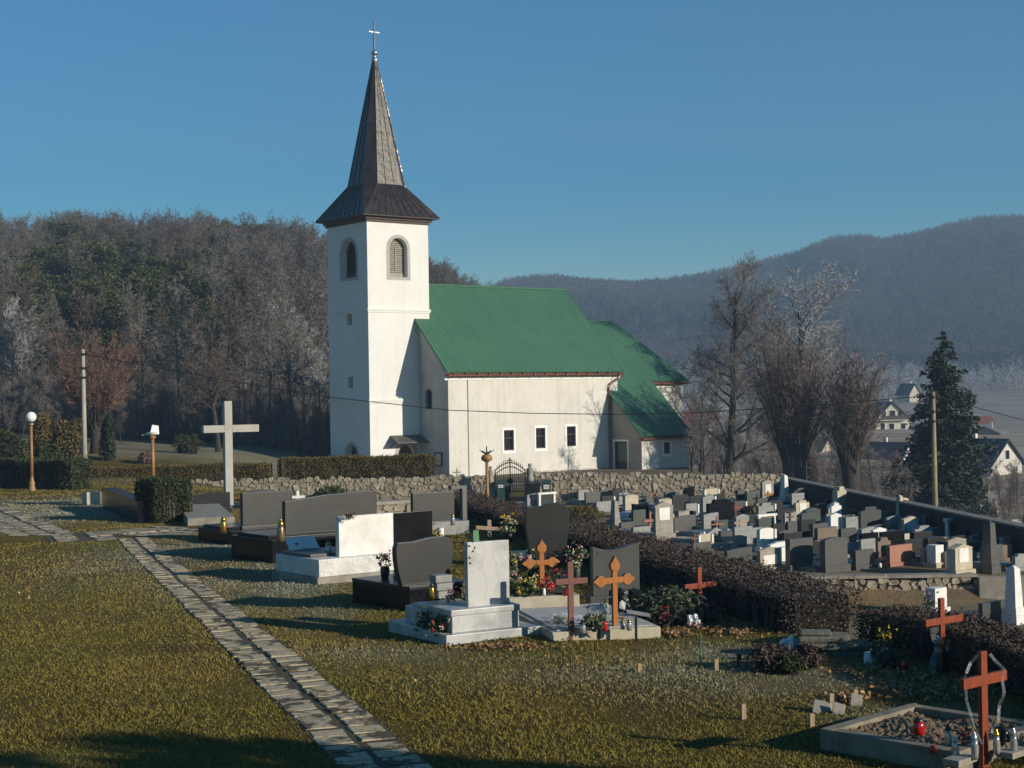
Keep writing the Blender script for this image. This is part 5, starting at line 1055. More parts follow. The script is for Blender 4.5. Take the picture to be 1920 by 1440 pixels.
r12 = thing('masonry_grave_wall', 'low fieldstone block with flat coping between the wide black headstone and the niche stone', 'wall', gnd(707, 985), R(30)); P = gnd(707, 985); W, N = dirs(30); wd = along(P, W, 776); k = P.y/FPX; H = 44*k
mb = MB(); mb.box(0, wd, .07, .45, -.3, H-.1); mb.build('mortar_core', mat('pale_mortar', (.38, .34, .27), .95, bmp=.4), r12); mb = MB(); mb.box(-.05, wd+.05, 0, .5, H-.1, H); mb.build('coping', CONC, r12)
masonry(r12, wd, lambda x: 0, lambda x: H-.12, .2, 3, .2, .38, np.random.default_rng(4))
BACK = [(660, 688, 911, 936, 'rect', GRANL, 'pale square stone behind the evergreen shrub, near the retaining wall'),
 (712, 755, 903, 938, 'slant', GRAN, 'dark slanted headstone below the retaining wall, left of two'),
 (775, 811, 901, 936, 'wave', GRAN, 'dark wavy headstone below the retaining wall, right of two'),
 (690, 722, 916, 940, 'gable', GRANM, 'low grey gabled stone behind the wide rising headstone'),
 (808, 850, 922, 940, 'rect', GRANM, 'low grey slab behind the niche headstone'),
 (362, 432, 925, 962, 'slant', GRAN, 'low wide dark headstone just left of the tall concrete cross'),
 (470, 505, 918, 940, 'arc', GRANM, 'rounded grey stone peeping over the leftmost black headstone'),
 (846, 866, 894, 934, 'rect', CONC, 'slim concrete pillar stone with small cross on top by the retaining wall'),
 (342, 358, 930, 962, 'rect', GRANL, 'narrow pale stone with white vase beside the clipped bush block')]
for (u0, u1, vt, vb, kd, m, lb) in BACK: grave(u0, u1, vt, vb, kd, m, lb, slab=1.0 if u0 != 846 else 0, psi=20)
P = gnd(856, 934); k = P.y/FPX; wcross(857, 879, 895, 849, 864, 886, CONC, 'small stone cross topping the slim pillar stone', th=.08, name='stone_cross', P=Vector((P.x+.05, P.y+.1, P.z+39*k)), psi=20)
P = gnd(620, 946); place('grave_shrub', [('foliage', shrub_mesh(303, .95, .5, .62, LEAFG, 2600, .06, .3, 1.5)), ('woody_core', core(.8, .4, .45))], 'spiky green evergreen shrub growing behind the wide rising headstone', 'shrub', P)
wcross(559, 920, 950, 548, 572, 932, WHITE, 'small white cross between the two black headstones', th=.1, name='stone_cross', psi=20)
# tall concrete cross
P, W, N, k = flank(431, 952, 28); tc_ = thing('concrete_cross', 'tall pale concrete cross towering over the upper graves', 'cross', P, R(28)); H = (952-752)*k
xa, xb = along(P, W, 384), along(P, W, 488); za = (952-804)*k
mb = MB(); mb.box(-.14, .14, 0, .28, -.4, H); mb.build('post', CONC if False else mat('pale_concrete', (.46, .44, .38), .9, (.37, .35, .30), 1.2, fine=.1, bmp=.25), tc_, bevel=.015)
mb = MB(); mb.box(xa, -.141, .0, .28, za-.13, za+.13); mb.box(.141, xb, .0, .28, za-.13, za+.13); mb.build('crossbar', bpy.data.materials['pale_concrete'], tc_, bevel=.015)
mb = MB(); mb.box(-.9, .9, -.5, 1.1, -.4, .10); mb.build('base_slab', GRANB, tc_, bevel=.02)
# stone steps at the left: low walls by the clipped block
r_ = grave(163, 190, 908, 947, 'rect', CREAM, 'cream plastered wall end at the start of the low dark tomb', t=.5, slab=0, base=False, psi=36)
r_, P, W, N, k, L, wd, H = tomb(258, 980, 192, 290, 940, GRANB, psi=22, label='long low dark tomb running back from the clipped bush block')
r_, P, W, N, k, L, wd, H = tomb(352, 987, 330, 440, 972, CONC, psi=15, label='low concrete step between bush block and leftmost black tomb', name='stone_step')
# right front kerbed grave
KERB = mat('mossy_concrete_kerb', (.27, .235, .17), .92, (.16, .14, .095), 4, fine=.15, bmp=.5, bscale=20)
P, W, N, k = flank(1797, 1452, 44); L = along(P, N, 1537); wd = along(P, W, 1960); h = .2
r13 = thing('kerbed_grave', 'earth grave inside a mossy concrete kerb in the right foreground corner', 'tomb', P, R(44))
for (x0, x1, y0, y1) in ((0, wd, 0, .14), (0, .14, .142, L-.142), (wd-.14, wd, .142, L-.142), (0, wd, L-.14, L)): mb = MB(); mb.box(x0, x1, y0, y1, -.35, h); mb.build('kerb', KERB, r13, bevel=.012)
bm_ = bmesh.new(); bmesh.ops.create_grid(bm_, x_segments=40, y_segments=40, size=.5)
for v in bm_.verts: v.co = Vector((.1+(v.co.x+.5)*(wd-.2), .1+(v.co.y+.5)*(L-.2), .16+.04*math.sin(v.co.x*9+1)*math.sin(v.co.y*7)+random.uniform(-.015, .015)))
me = bpy.data.meshes.new('grave_earth'); bm_.to_mesh(me); bm_.free(); me.materials.append(mat('brown_grave_earth', (.27, .185, .105), 1., (.17, .115, .065), 6, fine=.2, fscale=60, bmp=1., bscale=40, bdist=.03)); link('grave_earth', me, r13); P13, W13, N13 = P, W, N
ZK = P.z+.2
wcross(1849, 1222, 1414, 1808, 1889, 1275, WOODR, 'nearest red brown cross standing in the kerbed grave, plastic film around it', th=.095, z=P.z+.14, psi=40)
wcross(1770, 1122, 1262, 1737, 1806, 1164, WOODR, 'faded red cross wrapped in plastic in front of the right hedge', th=.085, psi=38)
wcross(1314, 1064, 1158, 1285, 1344, 1098, WOODR, 'bright red cross on the heap of wreaths by the hedge', th=.085)
wcross(1072, 1054, 1184, 1043, 1103, 1090, WOODB, 'faded brown plain cross on the white grit grave', th=.085, z=P7.z+H7, psi=20)
wcross(1155, 1048, 1176, 1117, 1188, 1088, WOODO, 'orange cross with pointed arm ends on the right of the white grit grave', th=.085, z=P7.z+H7, psi=34, orn=True)
wcross(1017, 1016, 1108, 983, 1047, 1055, WOODO, 'orange cross with pointed arm ends among the flowers of the planter grave', th=.085, z=P8.z+H8, psi=24, orn=True)
# lying wooden cross, green board
P = onz(918, 1001, gnd(918, 1004).z+.15); t_ = thing('lying_wooden_cross', 'pale weathered wooden cross leaning low before the hedge', 'cross', P, R(10)); t_.rotation_euler = (R(-35), R(6), R(10))
mb = MB(); mb.box(-.05, .05, 0, .05, -.1, .42); mb.build('post', WOODG, t_, bevel=.005); mb = MB(); mb.box(-.36, .36, -.052, -.002, .08, .19); mb.build('crossbar', WOODG, t_, bevel=.005)
P = gnd(893, 1052); k = P.y/FPX; t_ = thing('green_board', 'tapered green board standing behind the marble headstone', 'board', P, R(30)); mb = MB(); mb.prism([(-.11, -.2), (.13, -.2), (.07, 58*k), (-.06, 58*k)], 0, .04); mb.build('board', mat('green_paint', (.07, .22, .09), .6, bmp=.1), t_, bevel=.005)

# ------------------------------------------------------------------ paved garden path
SLABM = mat('mossy_concrete_slab', (.50, .405, .25), .95, (.085, .063, .03), 3.6, lo=.50, hi=.57, fine=.18, fscale=40, bmp=.6, bscale=16, coord='POS', bdist=.02)
BEDM = mat('dark_joint_soil', (.055, .044, .024), 1., (.085, .078, .03), 3, bmp=.8, bscale=30, bdist=.02, coord='POS')
def slabmesh(seed):
    r_ = random.Random(seed); mb = MB(); b_ = .03; q = [(-.5+r_.uniform(0, .03), -.5+r_.uniform(0, .04)), (.5-r_.uniform(0, .03), -.5+r_.uniform(0, .04)), (.5-r_.uniform(0, .03), .5-r_.uniform(0, .04)), (-.5+r_.uniform(0, .03), .5-r_.uniform(0, .04))]
    mb.v = [(x, y, -.6) for x, y in q]+[(x, y, -.1) for x, y in q]+[(x*(1-2*b_), y*(1-2*b_), r_.uniform(-.04, .04)) for x, y in q]
    mb.f = [(4, 5, 1, 0), (5, 6, 2, 1), (6, 7, 3, 2), (7, 4, 0, 3), (8, 9, 5, 4), (9, 10, 6, 5), (10, 11, 7, 6), (11, 8, 4, 7), (8, 9, 10, 11)]
    return mb.mesh('slab', SLABM)
SLABS = [slabmesh(i) for i in range(6)]; PATHS = []
def path(name, pts, lanes, lw, sl, gap, label, lift=.016, tight=(.76, .92)):
    root = kind(link(name, None), 'structure'); root['label'] = label; r_ = random.Random(3); PATHS.append(([(p[0], p[1]) for p in pts], lanes*(lw+gap)/2))
    for a, c in zip(pts, pts[1:]):
        a, c = Vector((a[0], a[1], 0)), Vector((c[0], c[1], 0)); d = (c-a); L = d.length; d.normalize(); nn = Vector((-d.y, d.x, 0)); n_ = int(L/sl); hw_ = lanes*(lw+gap)/2-.02; q_ = []; mb = MB()
        for i in range(int(L/.5)+2):
            p = a+d*min(i*.5, L); q_.append([tuple(p+nn*o_+Vector((0, 0, h1(*(p+nn*o_).xy)+float(und(*(p+nn*o_).xy))+.006))) for o_ in (-hw_, -hw_/3, hw_/3, hw_)])
        for r0_, r1_ in zip(q_, q_[1:]):
            for j in range(3): mb.poly([r0_[j], r0_[j+1], r1_[j+1], r1_[j]])
        mb.build('joint_soil', BEDM, root)
        for i in range(n_):
            for j in range(lanes):
                p = a+d*((i+.5)*L/n_+r_.uniform(-.02, .02))+nn*((j-(lanes-1)/2)*(lw+gap)+r_.uniform(-.015, .015)); z = h1(p.x, p.y)+float(und(p.x, p.y))
                sx = h1(p.x+.3, p.y)-h1(p.x-.3, p.y); sy = h1(p.x, p.y+.3)-h1(p.x, p.y-.3)
                o = link('paving_slab', SLABS[r_.randrange(6)], root, (p.x, p.y, z+lift+r_.uniform(-.006, .006)), 0, (lw*r_.uniform(.95, 1.0), sl*r_.uniform(*tight), .14)); o.rotation_euler = (math.atan(sy/.6)+r_.uniform(-.02, .02), -math.atan(sx/.6)+r_.uniform(-.02, .02), math.atan2(-d.x, d.y)+r_.uniform(-.025, .025))
g0, g1_ = gnd(250, 1011), gnd(708, 1421); dd = (g1_-g0).normalized(); g2 = g1_+dd*2.5
path('garden_path', [g0, g2], 2, .385, .36, .055, 'double row of small mossy slabs running down the lawn')
path('cross_path', [gnd(88, 1010), gnd(222, 1004), gnd(372, 990)], 2, 1.5, .66, .03, 'broad slab path crossing in front of the tombs', .022, (.93, .98))
path('side_path', [gnd(-40, 950), gnd(80, 1004)], 3, .6, .85, .03, 'slab path entering from the left edge', .022, (.93, .98))

# ------------------------------------------------------------------ lawn blades, fallen leaves
def dpath(x, y):
    d = np.full(len(x), 99.)
    for pts, hw_ in PATHS:
        for a, c in zip(pts, pts[1:]):
            ax, ay, bx, by = a[0], a[1], c[0], c[1]; t = np.clip(((x-ax)*(bx-ax)+(y-ay)*(by-ay))/((bx-ax)**2+(by-ay)**2), 0, 1); d = np.minimum(d, np.hypot(x-ax-t*(bx-ax), y-ay-t*(by-ay))-hw_)
    return d
rg2 = np.random.default_rng(404); N_ = 420000; y = 12.6*(81/12.6)**rg2.random(N_); u = rg2.uniform(-60, 1990, N_); x = (u-960)/FPX*y
ok = (x < xh(np.minimum(y, 60))+.1-np.clip(y-58, 0, 30)*.5) & (dpath(x, y) > rg2.normal(-.03, .04, N_)); x, y = x[ok], y[ok]; n_ = len(x); z = hgt(x, y)+und(x, y)
thin_ = np.sin(x*1.9+np.sin(y*1.1)*2)+np.sin(y*1.6-x*.7)+rg2.normal(0, .6, n_) > 1.5
cl = .5+.5*np.sin(x*3.1+np.sin(y*2.3)*2)*np.sin(y*2.7+np.sin(x*1.9)*2); hb = np.where(thin_, .45, 1)*np.where(rg2.random(n_) < .02, 2.0, 1)*rg2.uniform(.012, .036, n_)*(.7+.6*cl)*(1+y*.010); wd = (.0032+.00028*y)*rg2.uniform(.7, 1.3, n_)
az = rg2.uniform(0, 6.283, n_); ln = rg2.normal(0, .7, (n_, 2))*hb[:, None]; B = np.stack([x, y, z-.005], 1); S = np.stack([np.cos(az), np.sin(az), 0*az], 1)*wd[:, None]; T = B+np.stack([ln[:, 0], ln[:, 1], hb], 1)
V = np.stack([B-S, B+S, T], 1).reshape(-1, 3)
gmat, n, b = newmat('winter_grass'); at = node(n, 'ShaderNodeAttribute', attribute_name='tint'); g = node(n, 'ShaderNodeNewGeometry')
o = mixc(n, at.outputs[0], (1.35, 1.22, 1.02), ramp(n, g.outputs['Random Per Island'], .5, 1.), 'MULTIPLY'); o = mixc(n, o, (.7, .75, .65), ramp(n, g.outputs['Random Per Island'], .35, .0), 'MULTIPLY'); n.links.new(o, b.inputs['Base Color']); b.inputs['Roughness'].default_value = .85; b.inputs['Specular IOR Level'].default_value = .15
me = np_mesh('grass', V, np.arange(3*n_).reshape(-1, 3), gmat)
fr = frost_at(x, y); base = np.tile(np.array([.18, .148, .034]), (n_, 1)); pat = sm((np.sin(x*.9+1.7*np.sin(y*.5))+np.sin(y*.7+x*.35)+rg2.normal(0, .5, n_))*.5+.3)
base = base*(1-pat[:, None]*.6)+np.array([.25, .175, .052])*pat[:, None]*.6; gr = sm(np.sin(x*1.3-y*.4)+rg2.normal(0, .5, n_)-.3); base = base*(1-gr[:, None]*.4)+np.array([.125, .14, .03])*gr[:, None]*.4
fm = np.clip(fr*.75*(.55+.9*rg2.random(n_)), 0, .85)[:, None]; base = base*(1-fm)+np.array([.38, .42, .41])*fm
ca = me.color_attributes.new('tint', 'FLOAT_COLOR', 'POINT'); ca.data.foreach_set('color', np.repeat(np.concatenate([base, np.ones((n_, 1))], 1), 3, 0).astype(np.float32).ravel())
kind(link('grass', me), 'stuff')
lf = []
for (u, v, ru, rv, k) in ((940, 1214, 90, 7, 380), (1270, 1186, 30, 9, 350), (1380, 1178, 70, 14, 700), (1760, 1290, 110, 22, 900), (1640, 1262, 70, 10, 250), (700, 1250, 120, 60, 25), (1150, 1240, 200, 40, 50), (60, 1110, 60, 30, 40), (1590, 1310, 50, 10, 150)):
    for _ in range(k):
        p = gnd(u+random.gauss(0, ru*.5), v+random.gauss(0, rv*.5)); lf.append((p.x, p.y, p.z+random.uniform(.01, .05)))
kind(link('fallen_leaves', np_mesh('fallen_leaves', *leaves(np.array(lf), .05, rg2, .5, 1.3), leafmat('dry_leaves', [(.22, .11, .035), (.32, .19, .07), (.14, .075, .03), (.40, .28, .14)]))), 'stuff')

# ------------------------------------------------------------------ lamps, poles, cable, gate, bins
OCHRE = mat('ochre_lamp_paint', (.36, .19, .06), .55, (.27, .13, .045), 4, bmp=.1); GLOBE = mat('milky_glass_globe', (.82, .82, .80), .18, (.78, .78, .76), 2, bmp=0, fine=.01)
def lamp(u, vt, vb, label, head, P=None):
    P = P or gnd(u, vb); k = P.y/FPX; H = (vb-vt)*k; t = thing('lamp_post', label, 'lamp post', P); hg = .62 if head == 'globe' else .55 if head == 'broken' else .62; r_ = .235
    mb = MB(); mb.lathe([(.17, -.3), (.17, .15), (.12, .22), (.15, .35), (.09, .5), (.085, .62), (.06, .68)], 10); mb.build('foot', OCHRE, t, True)
    mb = MB(); mb.tube([(0, 0, .6), (0, 0, H-hg)], [.075, .062], 10); mb.build('post', OCHRE, t, True)
    mb = MB(); mb.lathe([(.06, H-hg-.02), (.13, H-hg+.02), (.14, H-hg+.08), (.08, H-hg+.12)], 10); mb.build('collar', OCHRE if head != 'globe' else GALV, t, True)
    if head == 'globe': mb = MB(); c = H-r_; mb.lathe([(r_*math.sin(a), c-r_*math.cos(a)) for a in [math.pi*(.12+.88*i/12) for i in range(13)]], 18); mb.build('globe', GLOBE, t, True)
    elif head == 'broken':
        mb = MB(); z = H-hg+.12; mb.lathe([(.05, z), (.20, z+.05), (.27, z+.13)], 14); mb.slab([(-.38, -.1, z+.02), (.02, -.1, z+.05), (.02, .1, z+.05), (-.30, .1, z+.02)], (0, 0, .03)); mb.slab([(-.05, -.2, z+.05), (.25, -.1, z+.05), (.22, -.05, z+.38), (.02, -.1, z+.42)], (.02, .05, 0)); mb.build('broken_globe', GLOBE, t)
    else:
        z = H-hg+.10; mb = MB(); mb.lathe([(.05, z-.1), (.20, z-.04), (.23, z+.06), (.16, z+.16), (.07, z+.2)], 12); mb.build('ring_boss', OCHRE, t, True)
        mb = MB(); n_ = 5
        for i in range(n_): a = 2*math.pi*i/n_+.3; c, s_ = math.cos(a), math.sin(a); mb.slab([(.07*c-.06*s_, .07*s_+.06*c, z+.2), (.07*c+.06*s_, .07*s_-.06*c, z+.2), (.30*c, .30*s_, z+.34)], (0, 0, .03))
        mb.tube([(0, 0, z+.18), (0, 0, H)], [.05, .02], 6); mb.build('star_holder', IRON, t)
    return t
lamp(60, 772, 921, 'ochre lamp post with white glass globe at the far left', 'globe')
p = at_y(285, 60); lamp(286, 796, proj((p[0], p[1], p[2]))[1], 'ochre lamp post with broken glass behind the clipped bush block', 'broken', Vector(p))
p = at_y(911, 60); lamp(911, 836, proj((p[0], p[1], p[2]))[1], 'ochre lamp post with star shaped holder and no globe beside the iron gate', 'star', Vector(p))
POLEC = mat('concrete_pole', (.42, .39, .32), .9, (.33, .30, .25), 2, bmp=.2)
def pole(u, vt, y, label, m):
    p = Vector(at_y(u, y)); H = pt(u, vt, y).z-p.z; t = thing('utility_pole', label, 'pole', p); mb = MB(); mb.tube([(0, 0, -.4), (0, 0, H)], [.16, .095], 10); mb.build('pole_shaft', m, t, True)
    for z in (H-.35, H-1.1, H-1.6): mb = MB(); mb.lathe([(.10, z), (.135, z+.03), (.135, z+.12), (.10, z+.15)], 8, (0, 0, 0)); mb.tube([(.1, 0, z+.07), (.24, -.05, z+.09)], .02, 5); mb.lathe([(.03, z+.08), (.045, z+.12), (.03, z+.2)], 8, (.24, -.05, 0)); mb.build('insulator_bracket', IRON, t)
    return p+Vector((0, 0, H))
q1 = pole(157, 655, 83, 'pale concrete utility pole at the left in front of the reddish tree', POLEC); q2 = pole(1750, 735, 80, 'tan wooden utility pole behind the boundary wall', mat('tan_pole', (.33, .26, .15), .85, (.25, .2, .12), 3, bmp=.2))
def cable(pts, label): mb = MB(); mb.tube(pts, .022, 5); o = mb.build('overhead_cable', IRON); tag(o, label, 'cable')
cab = [pt(u, v, 83-3*(u-157)/1600) for u, v in ((157, 664), (300, 690), (430, 714), (620, 745), (842, 769), (1000, 775), (1160, 777), (1300, 774), (1480, 763), (1640, 751), (1749, 741))]
cable(cab, 'thin sagging overhead cable between the two poles, crossing the church wall')
cable([pt(157, 664, 83), pt(80, 669, 80), pt(0, 676, 77), pt(-120, 690, 72)], 'overhead cable leaving the concrete pole to the left'); cable([pt(1749, 741, 80), pt(1830, 764, 84), pt(1920, 788, 88), pt(2050, 815, 92)], 'overhead cable leaving the tan pole to the right')
# wrought iron gate
yg = 81.9; P = pt(929, 926, yg); Wd = pt(985, 926, yg).x-P.x; k = yg/FPX; t = thing('iron_gate', 'arched wrought iron double gate with a cross on top, before the nave', 'gate', P); zt_ = lambda f: (926-882)*k+.40*math.sin(math.pi*f)
for x in (0, Wd): mb = MB(); mb.box(x-.035, x+.035, -.03, .03, -.3, zt_(0)+.05); mb.build('hinge_post', IRON, t)
for off, nm in ((0, 'arch_rail'), (-.22, 'arch_rail')): mb = MB(); mb.tube([(Wd*i/14, 0, zt_(i/14)+off) for i in range(15)], .028, 5); mb.build(nm, IRON, t)
for z in (.12, .42, .62): mb = MB(); mb.box(0, Wd, -.02, .02, z-.02, z+.02); mb.build('rail', IRON, t)
for i in range(1, 14):
    x = Wd*i/14; zz_ = zt_(i/14)
    if i != 7: mb = MB(); mb.tube([(x, 0, .1), (x, 0, zz_+.08)], .013, 4); mb.frustum(x, 0, zz_+.06, zz_+.20, .03, .012, .002, .002); mb.build('bar', IRON, t)
mb = MB(); x = Wd/2; mb.box(x-.035, x+.035, -.03, .03, .05, zt_(.5)+.26); mb.box(x-.11, x+.11, -.015, .015, zt_(.5)+.10, zt_(.5)+.15); mb.build('centre_post_cross', IRON, t); mb = MB(); mb.lathe([(.12, .55), (.17, .62), (.17, .72), (.1, .8)], 10, (x, -.02, 0)); mb.build('lock_plate', IRON, t)
def statue(u, vt, vb, label):
    P = pt(u, vb, 81.2); k = P.y/FPX; H = (vb-vt)*k; t = thing('stone_statue', label, 'statue', P, .3); s = H/1.55
    mb = MB(); mb.box(-.30*s, .30*s, -.25*s, .25*s, -1.0, .12*s); mb.build('pillar', CONC, t, bevel=.02)
    mb = MB(); mb.lathe([(.30*s, .1*s), (.27*s, .4*s), (.22*s, .7*s), (.25*s, .95*s), (.27*s, 1.08*s), (.20*s, 1.19*s), (.09*s, 1.25*s), (.085*s, 1.3*s)], 12); mb.lathe([(.04*s, 1.24*s), (.125*s, 1.32*s), (.14*s, 1.42*s), (.11*s, 1.52*s), (.03*s, 1.56*s)], 12); mb.build('figure', CONC, t, True)
statue(994, 869, 908, 'robed stone statue on the right gate pillar'); statue(920, 874, 910, 'weathered stone statue on the left gate pillar half hidden by the lamp post')
GRNB = mat('dark_green_bin', (.03, .085, .06), .45, bmp=.05)
def bin_(u0, u1, vt, vb, m, label, sign=True, y=80.6):
    P = pt(u0, vb, y); k = y/FPX; w_ = (u1-u0)*k; H = (vb-vt)*k; t = thing('waste_bin', label, 'bin', P); mb = MB(); mb.frustum(w_/2, w_/2, -.6, H*.86, w_*.42, w_*.42, w_*.5, w_*.5); mb.build('bin_body', m, t, bevel=.015); mb = MB(); mb.slab([(-.03, -.05, H*.86), (w_+.03, -.05, H*.86), (w_+.03, w_+.03, H), (-.03, w_+.03, H)], (0, 0, .05)); mb.build('lid', m, t)
    if sign: mb = MB(); mb.box(w_*.2, w_*.8, -.035, -.02, H*.42, H*.72); s_ = mb.build('notice', PLAST_W, t); mb = MB(); mb.box(w_*.3, w_*.7, -.038, -.0355, H*.55, H*.60); mb.build('print', IRON, s_)
bin_(1016, 1033, 902, 928, GRNB, 'green waste bin with white notice right of the gate'); bin_(931, 947, 904, 922, GRNB, 'green waste bin with pale lid left of the gate')
bin_(986, 1013, 905, 930, BLACKP, 'dark square container between gate and green bin', False, 80.2)

# ------------------------------------------------------------------ lanterns, vases, flowers on the graves
LP = {}
def lantern(u, vt, vb, m, label, z=None, wpx=None, cap=True, capm=None):
    P = gnd(u, vb) if z is None else onz(u, vb, z); k = P.y/FPX; H = (vb-vt)*k; r_ = (wpx or (vb-vt)*.36)*k/2; t = thing('grave_lantern', label, 'lantern', P); hb = H*.72 if cap else H
    mb = MB(); mb.lathe([(r_*.75, 0), (r_, hb*.08), (r_*.92, hb*.3), (r_*1.02, hb*.5), (r_*.85, hb*.8), (r_*.7, hb)], 12); mb.build('body', m, t, True)
    if cap: mb = MB(); mb.lathe([(r_*.8, hb+.002), (r_*.85, hb+H*.04), (r_*.5, hb+H*.16), (r_*.28, hb+H*.22), (r_*.3, H*.97), (r_*.1, H)], 12); mb.build('cap', capm or (BLACKP if m is RED else GOLD), t, True)
    return t
def vase(u, vt, vb, m, label, z=None, wpx=None, fl=None, flh=0, name='flower_vase', P=None):
    P = P or (gnd(u, vb) if z is None else onz(u, vb, z)); k = P.y/FPX; H = (vb-vt)*k; r_ = (wpx or (vb-vt)*.5)*k/2; t = thing(name, label, 'vase', P); mb = MB(); mb.lathe([(r_*.7, -.02), (r_*.95, H*.4), (r_, H*.75), (r_*.85, H*.95), (r_*.9, H)], 12); mb.build('vase_body', m, t, True)
    if fl: flowers(t, 0, 0, H, flh*k, flh*k*.5, fl, int(u))
    return t
def flowers(t, x, y, z, h, r_, cols, seed, n=70, green=True):
    rng = np.random.default_rng(seed); sz = max(.02, r_*.22)
    if green and n > 15: Q = rng.normal(size=(n, 3))*np.array([r_*.5, r_*.5, h*.28])+np.array([x, y, z+h*.4]); Q[:, 2] = np.maximum(Q[:, 2], z-.02); link('greenery', np_mesh('greenery', *leaves(Q, sz*1.3, rng, .2, 2.2), LEAFG), t)
    for i, m in enumerate(cols):
        c = rng.normal(size=(9, 3))*np.array([r_*.55, r_*.55, h*.22])+np.array([x, y, z+h*.62]); c[:, 2] = np.maximum(c[:, 2], z+.02); Q = (c[:, None]+rng.normal(size=(9, 9, 3))*sz*.45).reshape(-1, 3); link('blossoms', np_mesh('blossoms', *leaves(Q, sz*.8, rng, .1, 1.2), m), t)
def bouquet(u, v, wpx, hpx, cols, label, z=None, n=110, name='flower_arrangement', seed=0):
    P = gnd(u, v) if z is None else onz(u, v, z); k = P.y/FPX; t = thing(name, label, 'flowers', P); flowers(t, 0, 0, 0, hpx*k, wpx*k*.5, cols, int(u)+seed, n); return t
def bag(u, v, wpx, hpx, m, label, z=None, name='plastic_bag', cat='bag'):
    P = gnd(u, v) if z is None else onz(u, v, z); k = P.y/FPX; rng = np.random.default_rng(int(u)); bm = bmesh.new(); bmesh.ops.create_icosphere(bm, subdivisions=3, radius=1)
    for q in bm.verts: d = q.co.normalized(); f = 1+.18*math.sin(d.x*7+u)+.16*math.sin(d.y*8+d.z*5)+rng.normal(0, .06); q.co = Vector((d.x*f*wpx*k/2, d.y*f*wpx*k/2.4, (d.z*f*.5+.42)*hpx*k))
    me = bpy.data.meshes.new(name); bm.to_mesh(me); bm.free(); me.materials.append(m); o = link(name, me, None, P); tag(o, label, cat); return o
m, n, b = newmat('clear_crumpled_film'); b.inputs['Base Color'].default_value = (.75, .77, .78, 1); b.inputs['Roughness'].default_value = .18; b.inputs['Alpha'].default_value = .2; bump(n, b, noise(n, 14, 3, .6), .8, .03); FILM = m
# leftmost tombs
lantern(419, 966, 1000, GOLD, 'golden lantern on the corner of the leftmost black tomb', Z1, 13); lantern(527, 972, 1016, mat('bronze_lantern', (.30, .22, .13), .3, (.18, .13, .08), 9, metal=.6, bmp=.3), 'tall bronze grave lantern before the wide rising headstone', Z2, 15)
bk = thing('open_book_stone', 'white carved open book lying on the white tomb', 'sculpture', onz(572, 1036, H3+P3.z), R(30)); mb = MB(); mb.slab([(-.30, 0, .02), (0, 0, .05), (0, .32, .25), (-.30, .32, .24)], (0, -.03, .05)); mb.build('page', WHITE, bk, bevel=.012); mb = MB(); mb.slab([(.005, 0, .05), (.32, 0, .02), (.32, .32, .24), (.005, .32, .25)], (0, -.03, .05)); mb.build('page', WHITE, bk, bevel=.012); mb = MB(); mb.box(-.2, .2, .1, .38, 0, .18); mb.build('stand', WHITE, bk)
lantern(556, 1018, 1036, RED, 'small red lantern beside the white open book', H3+P3.z, 10, False); lantern(616, 1014, 1040, SILV, 'silver lantern on the corner of the white tomb', H3+P3.z, 13)
bouquet(655, 972, 20, 10, [PETR, PETW], 'dried flowers lying on top of the white headstone', P3.z+H3+.76)
lantern(752, 996, 1028, GOLD, 'tall golden vase lantern beside the black headstone', P4.z+H4, 13, False); vase(826, 990, 1012, WHITE, 'white ribbed vase behind the shield headstone', P4.z+H4+.05, 14); bouquet(815, 1014, 24, 26, [PETR, PETY], 'red and yellow potted flowers beside the white ribbed vase', P4.z+H4+.05)
vase(722, 1062, 1084, BLACKP, 'black flower pot with red cyclamen at the corner of the shield headstone tomb', P5.z+H5+.05, 18, [PETR, PETR], 30)
lantern(741, 1066, 1084, SILV, 'small glass lantern behind the cyclamen pot', P5.z+H5+.05, 8)
# marble grave
bs = thing('book_stack_stone', 'grey carved stone shaped like three stacked blocks on the marble grave', 'sculpture', onz(822, 1124, H6+P6.z), R(28))
for i in range(3): mb = MB(); mb.box(-.02*i, .26-.01*i, 0, .24, i*.123, i*.123+.118); mb.build('stone_block', GRANL, bs, bevel=.02)
lantern(810, 1090, 1124, GOLD, 'golden lantern with black cap left of the stacked stone on the marble grave', H6+P6.z, 11, True, BLACKP); lantern(872, 1088, 1122, GOLD, 'golden lantern partly behind the marble headstone', H6+P6.z, 12, True, SILV)
bouquet(846, 1128, 22, 24, [PETR, PETP], 'red flowers at the foot of the stacked stone', H6+P6.z); bouquet(870, 1128, 18, 22, [PETW, PETP], 'pale flowers beside the marble headstone', H6+P6.z, seed=5)
bouquet(797, 1178, 40, 34, [PETR], 'dark red flower arrangement in the shade of the marble grave', P6.z+.13); bouquet(828, 1186, 44, 34, [PETW, PETR], 'faded wreath of cream flowers leaning on the marble grave', P6.z+.13, 160)
vase(962, 1070, 1090, GRANL, 'grey vase with yellow green flowers behind the marble headstone', P8.z+H8, 9, [PETY, PETW], 34)
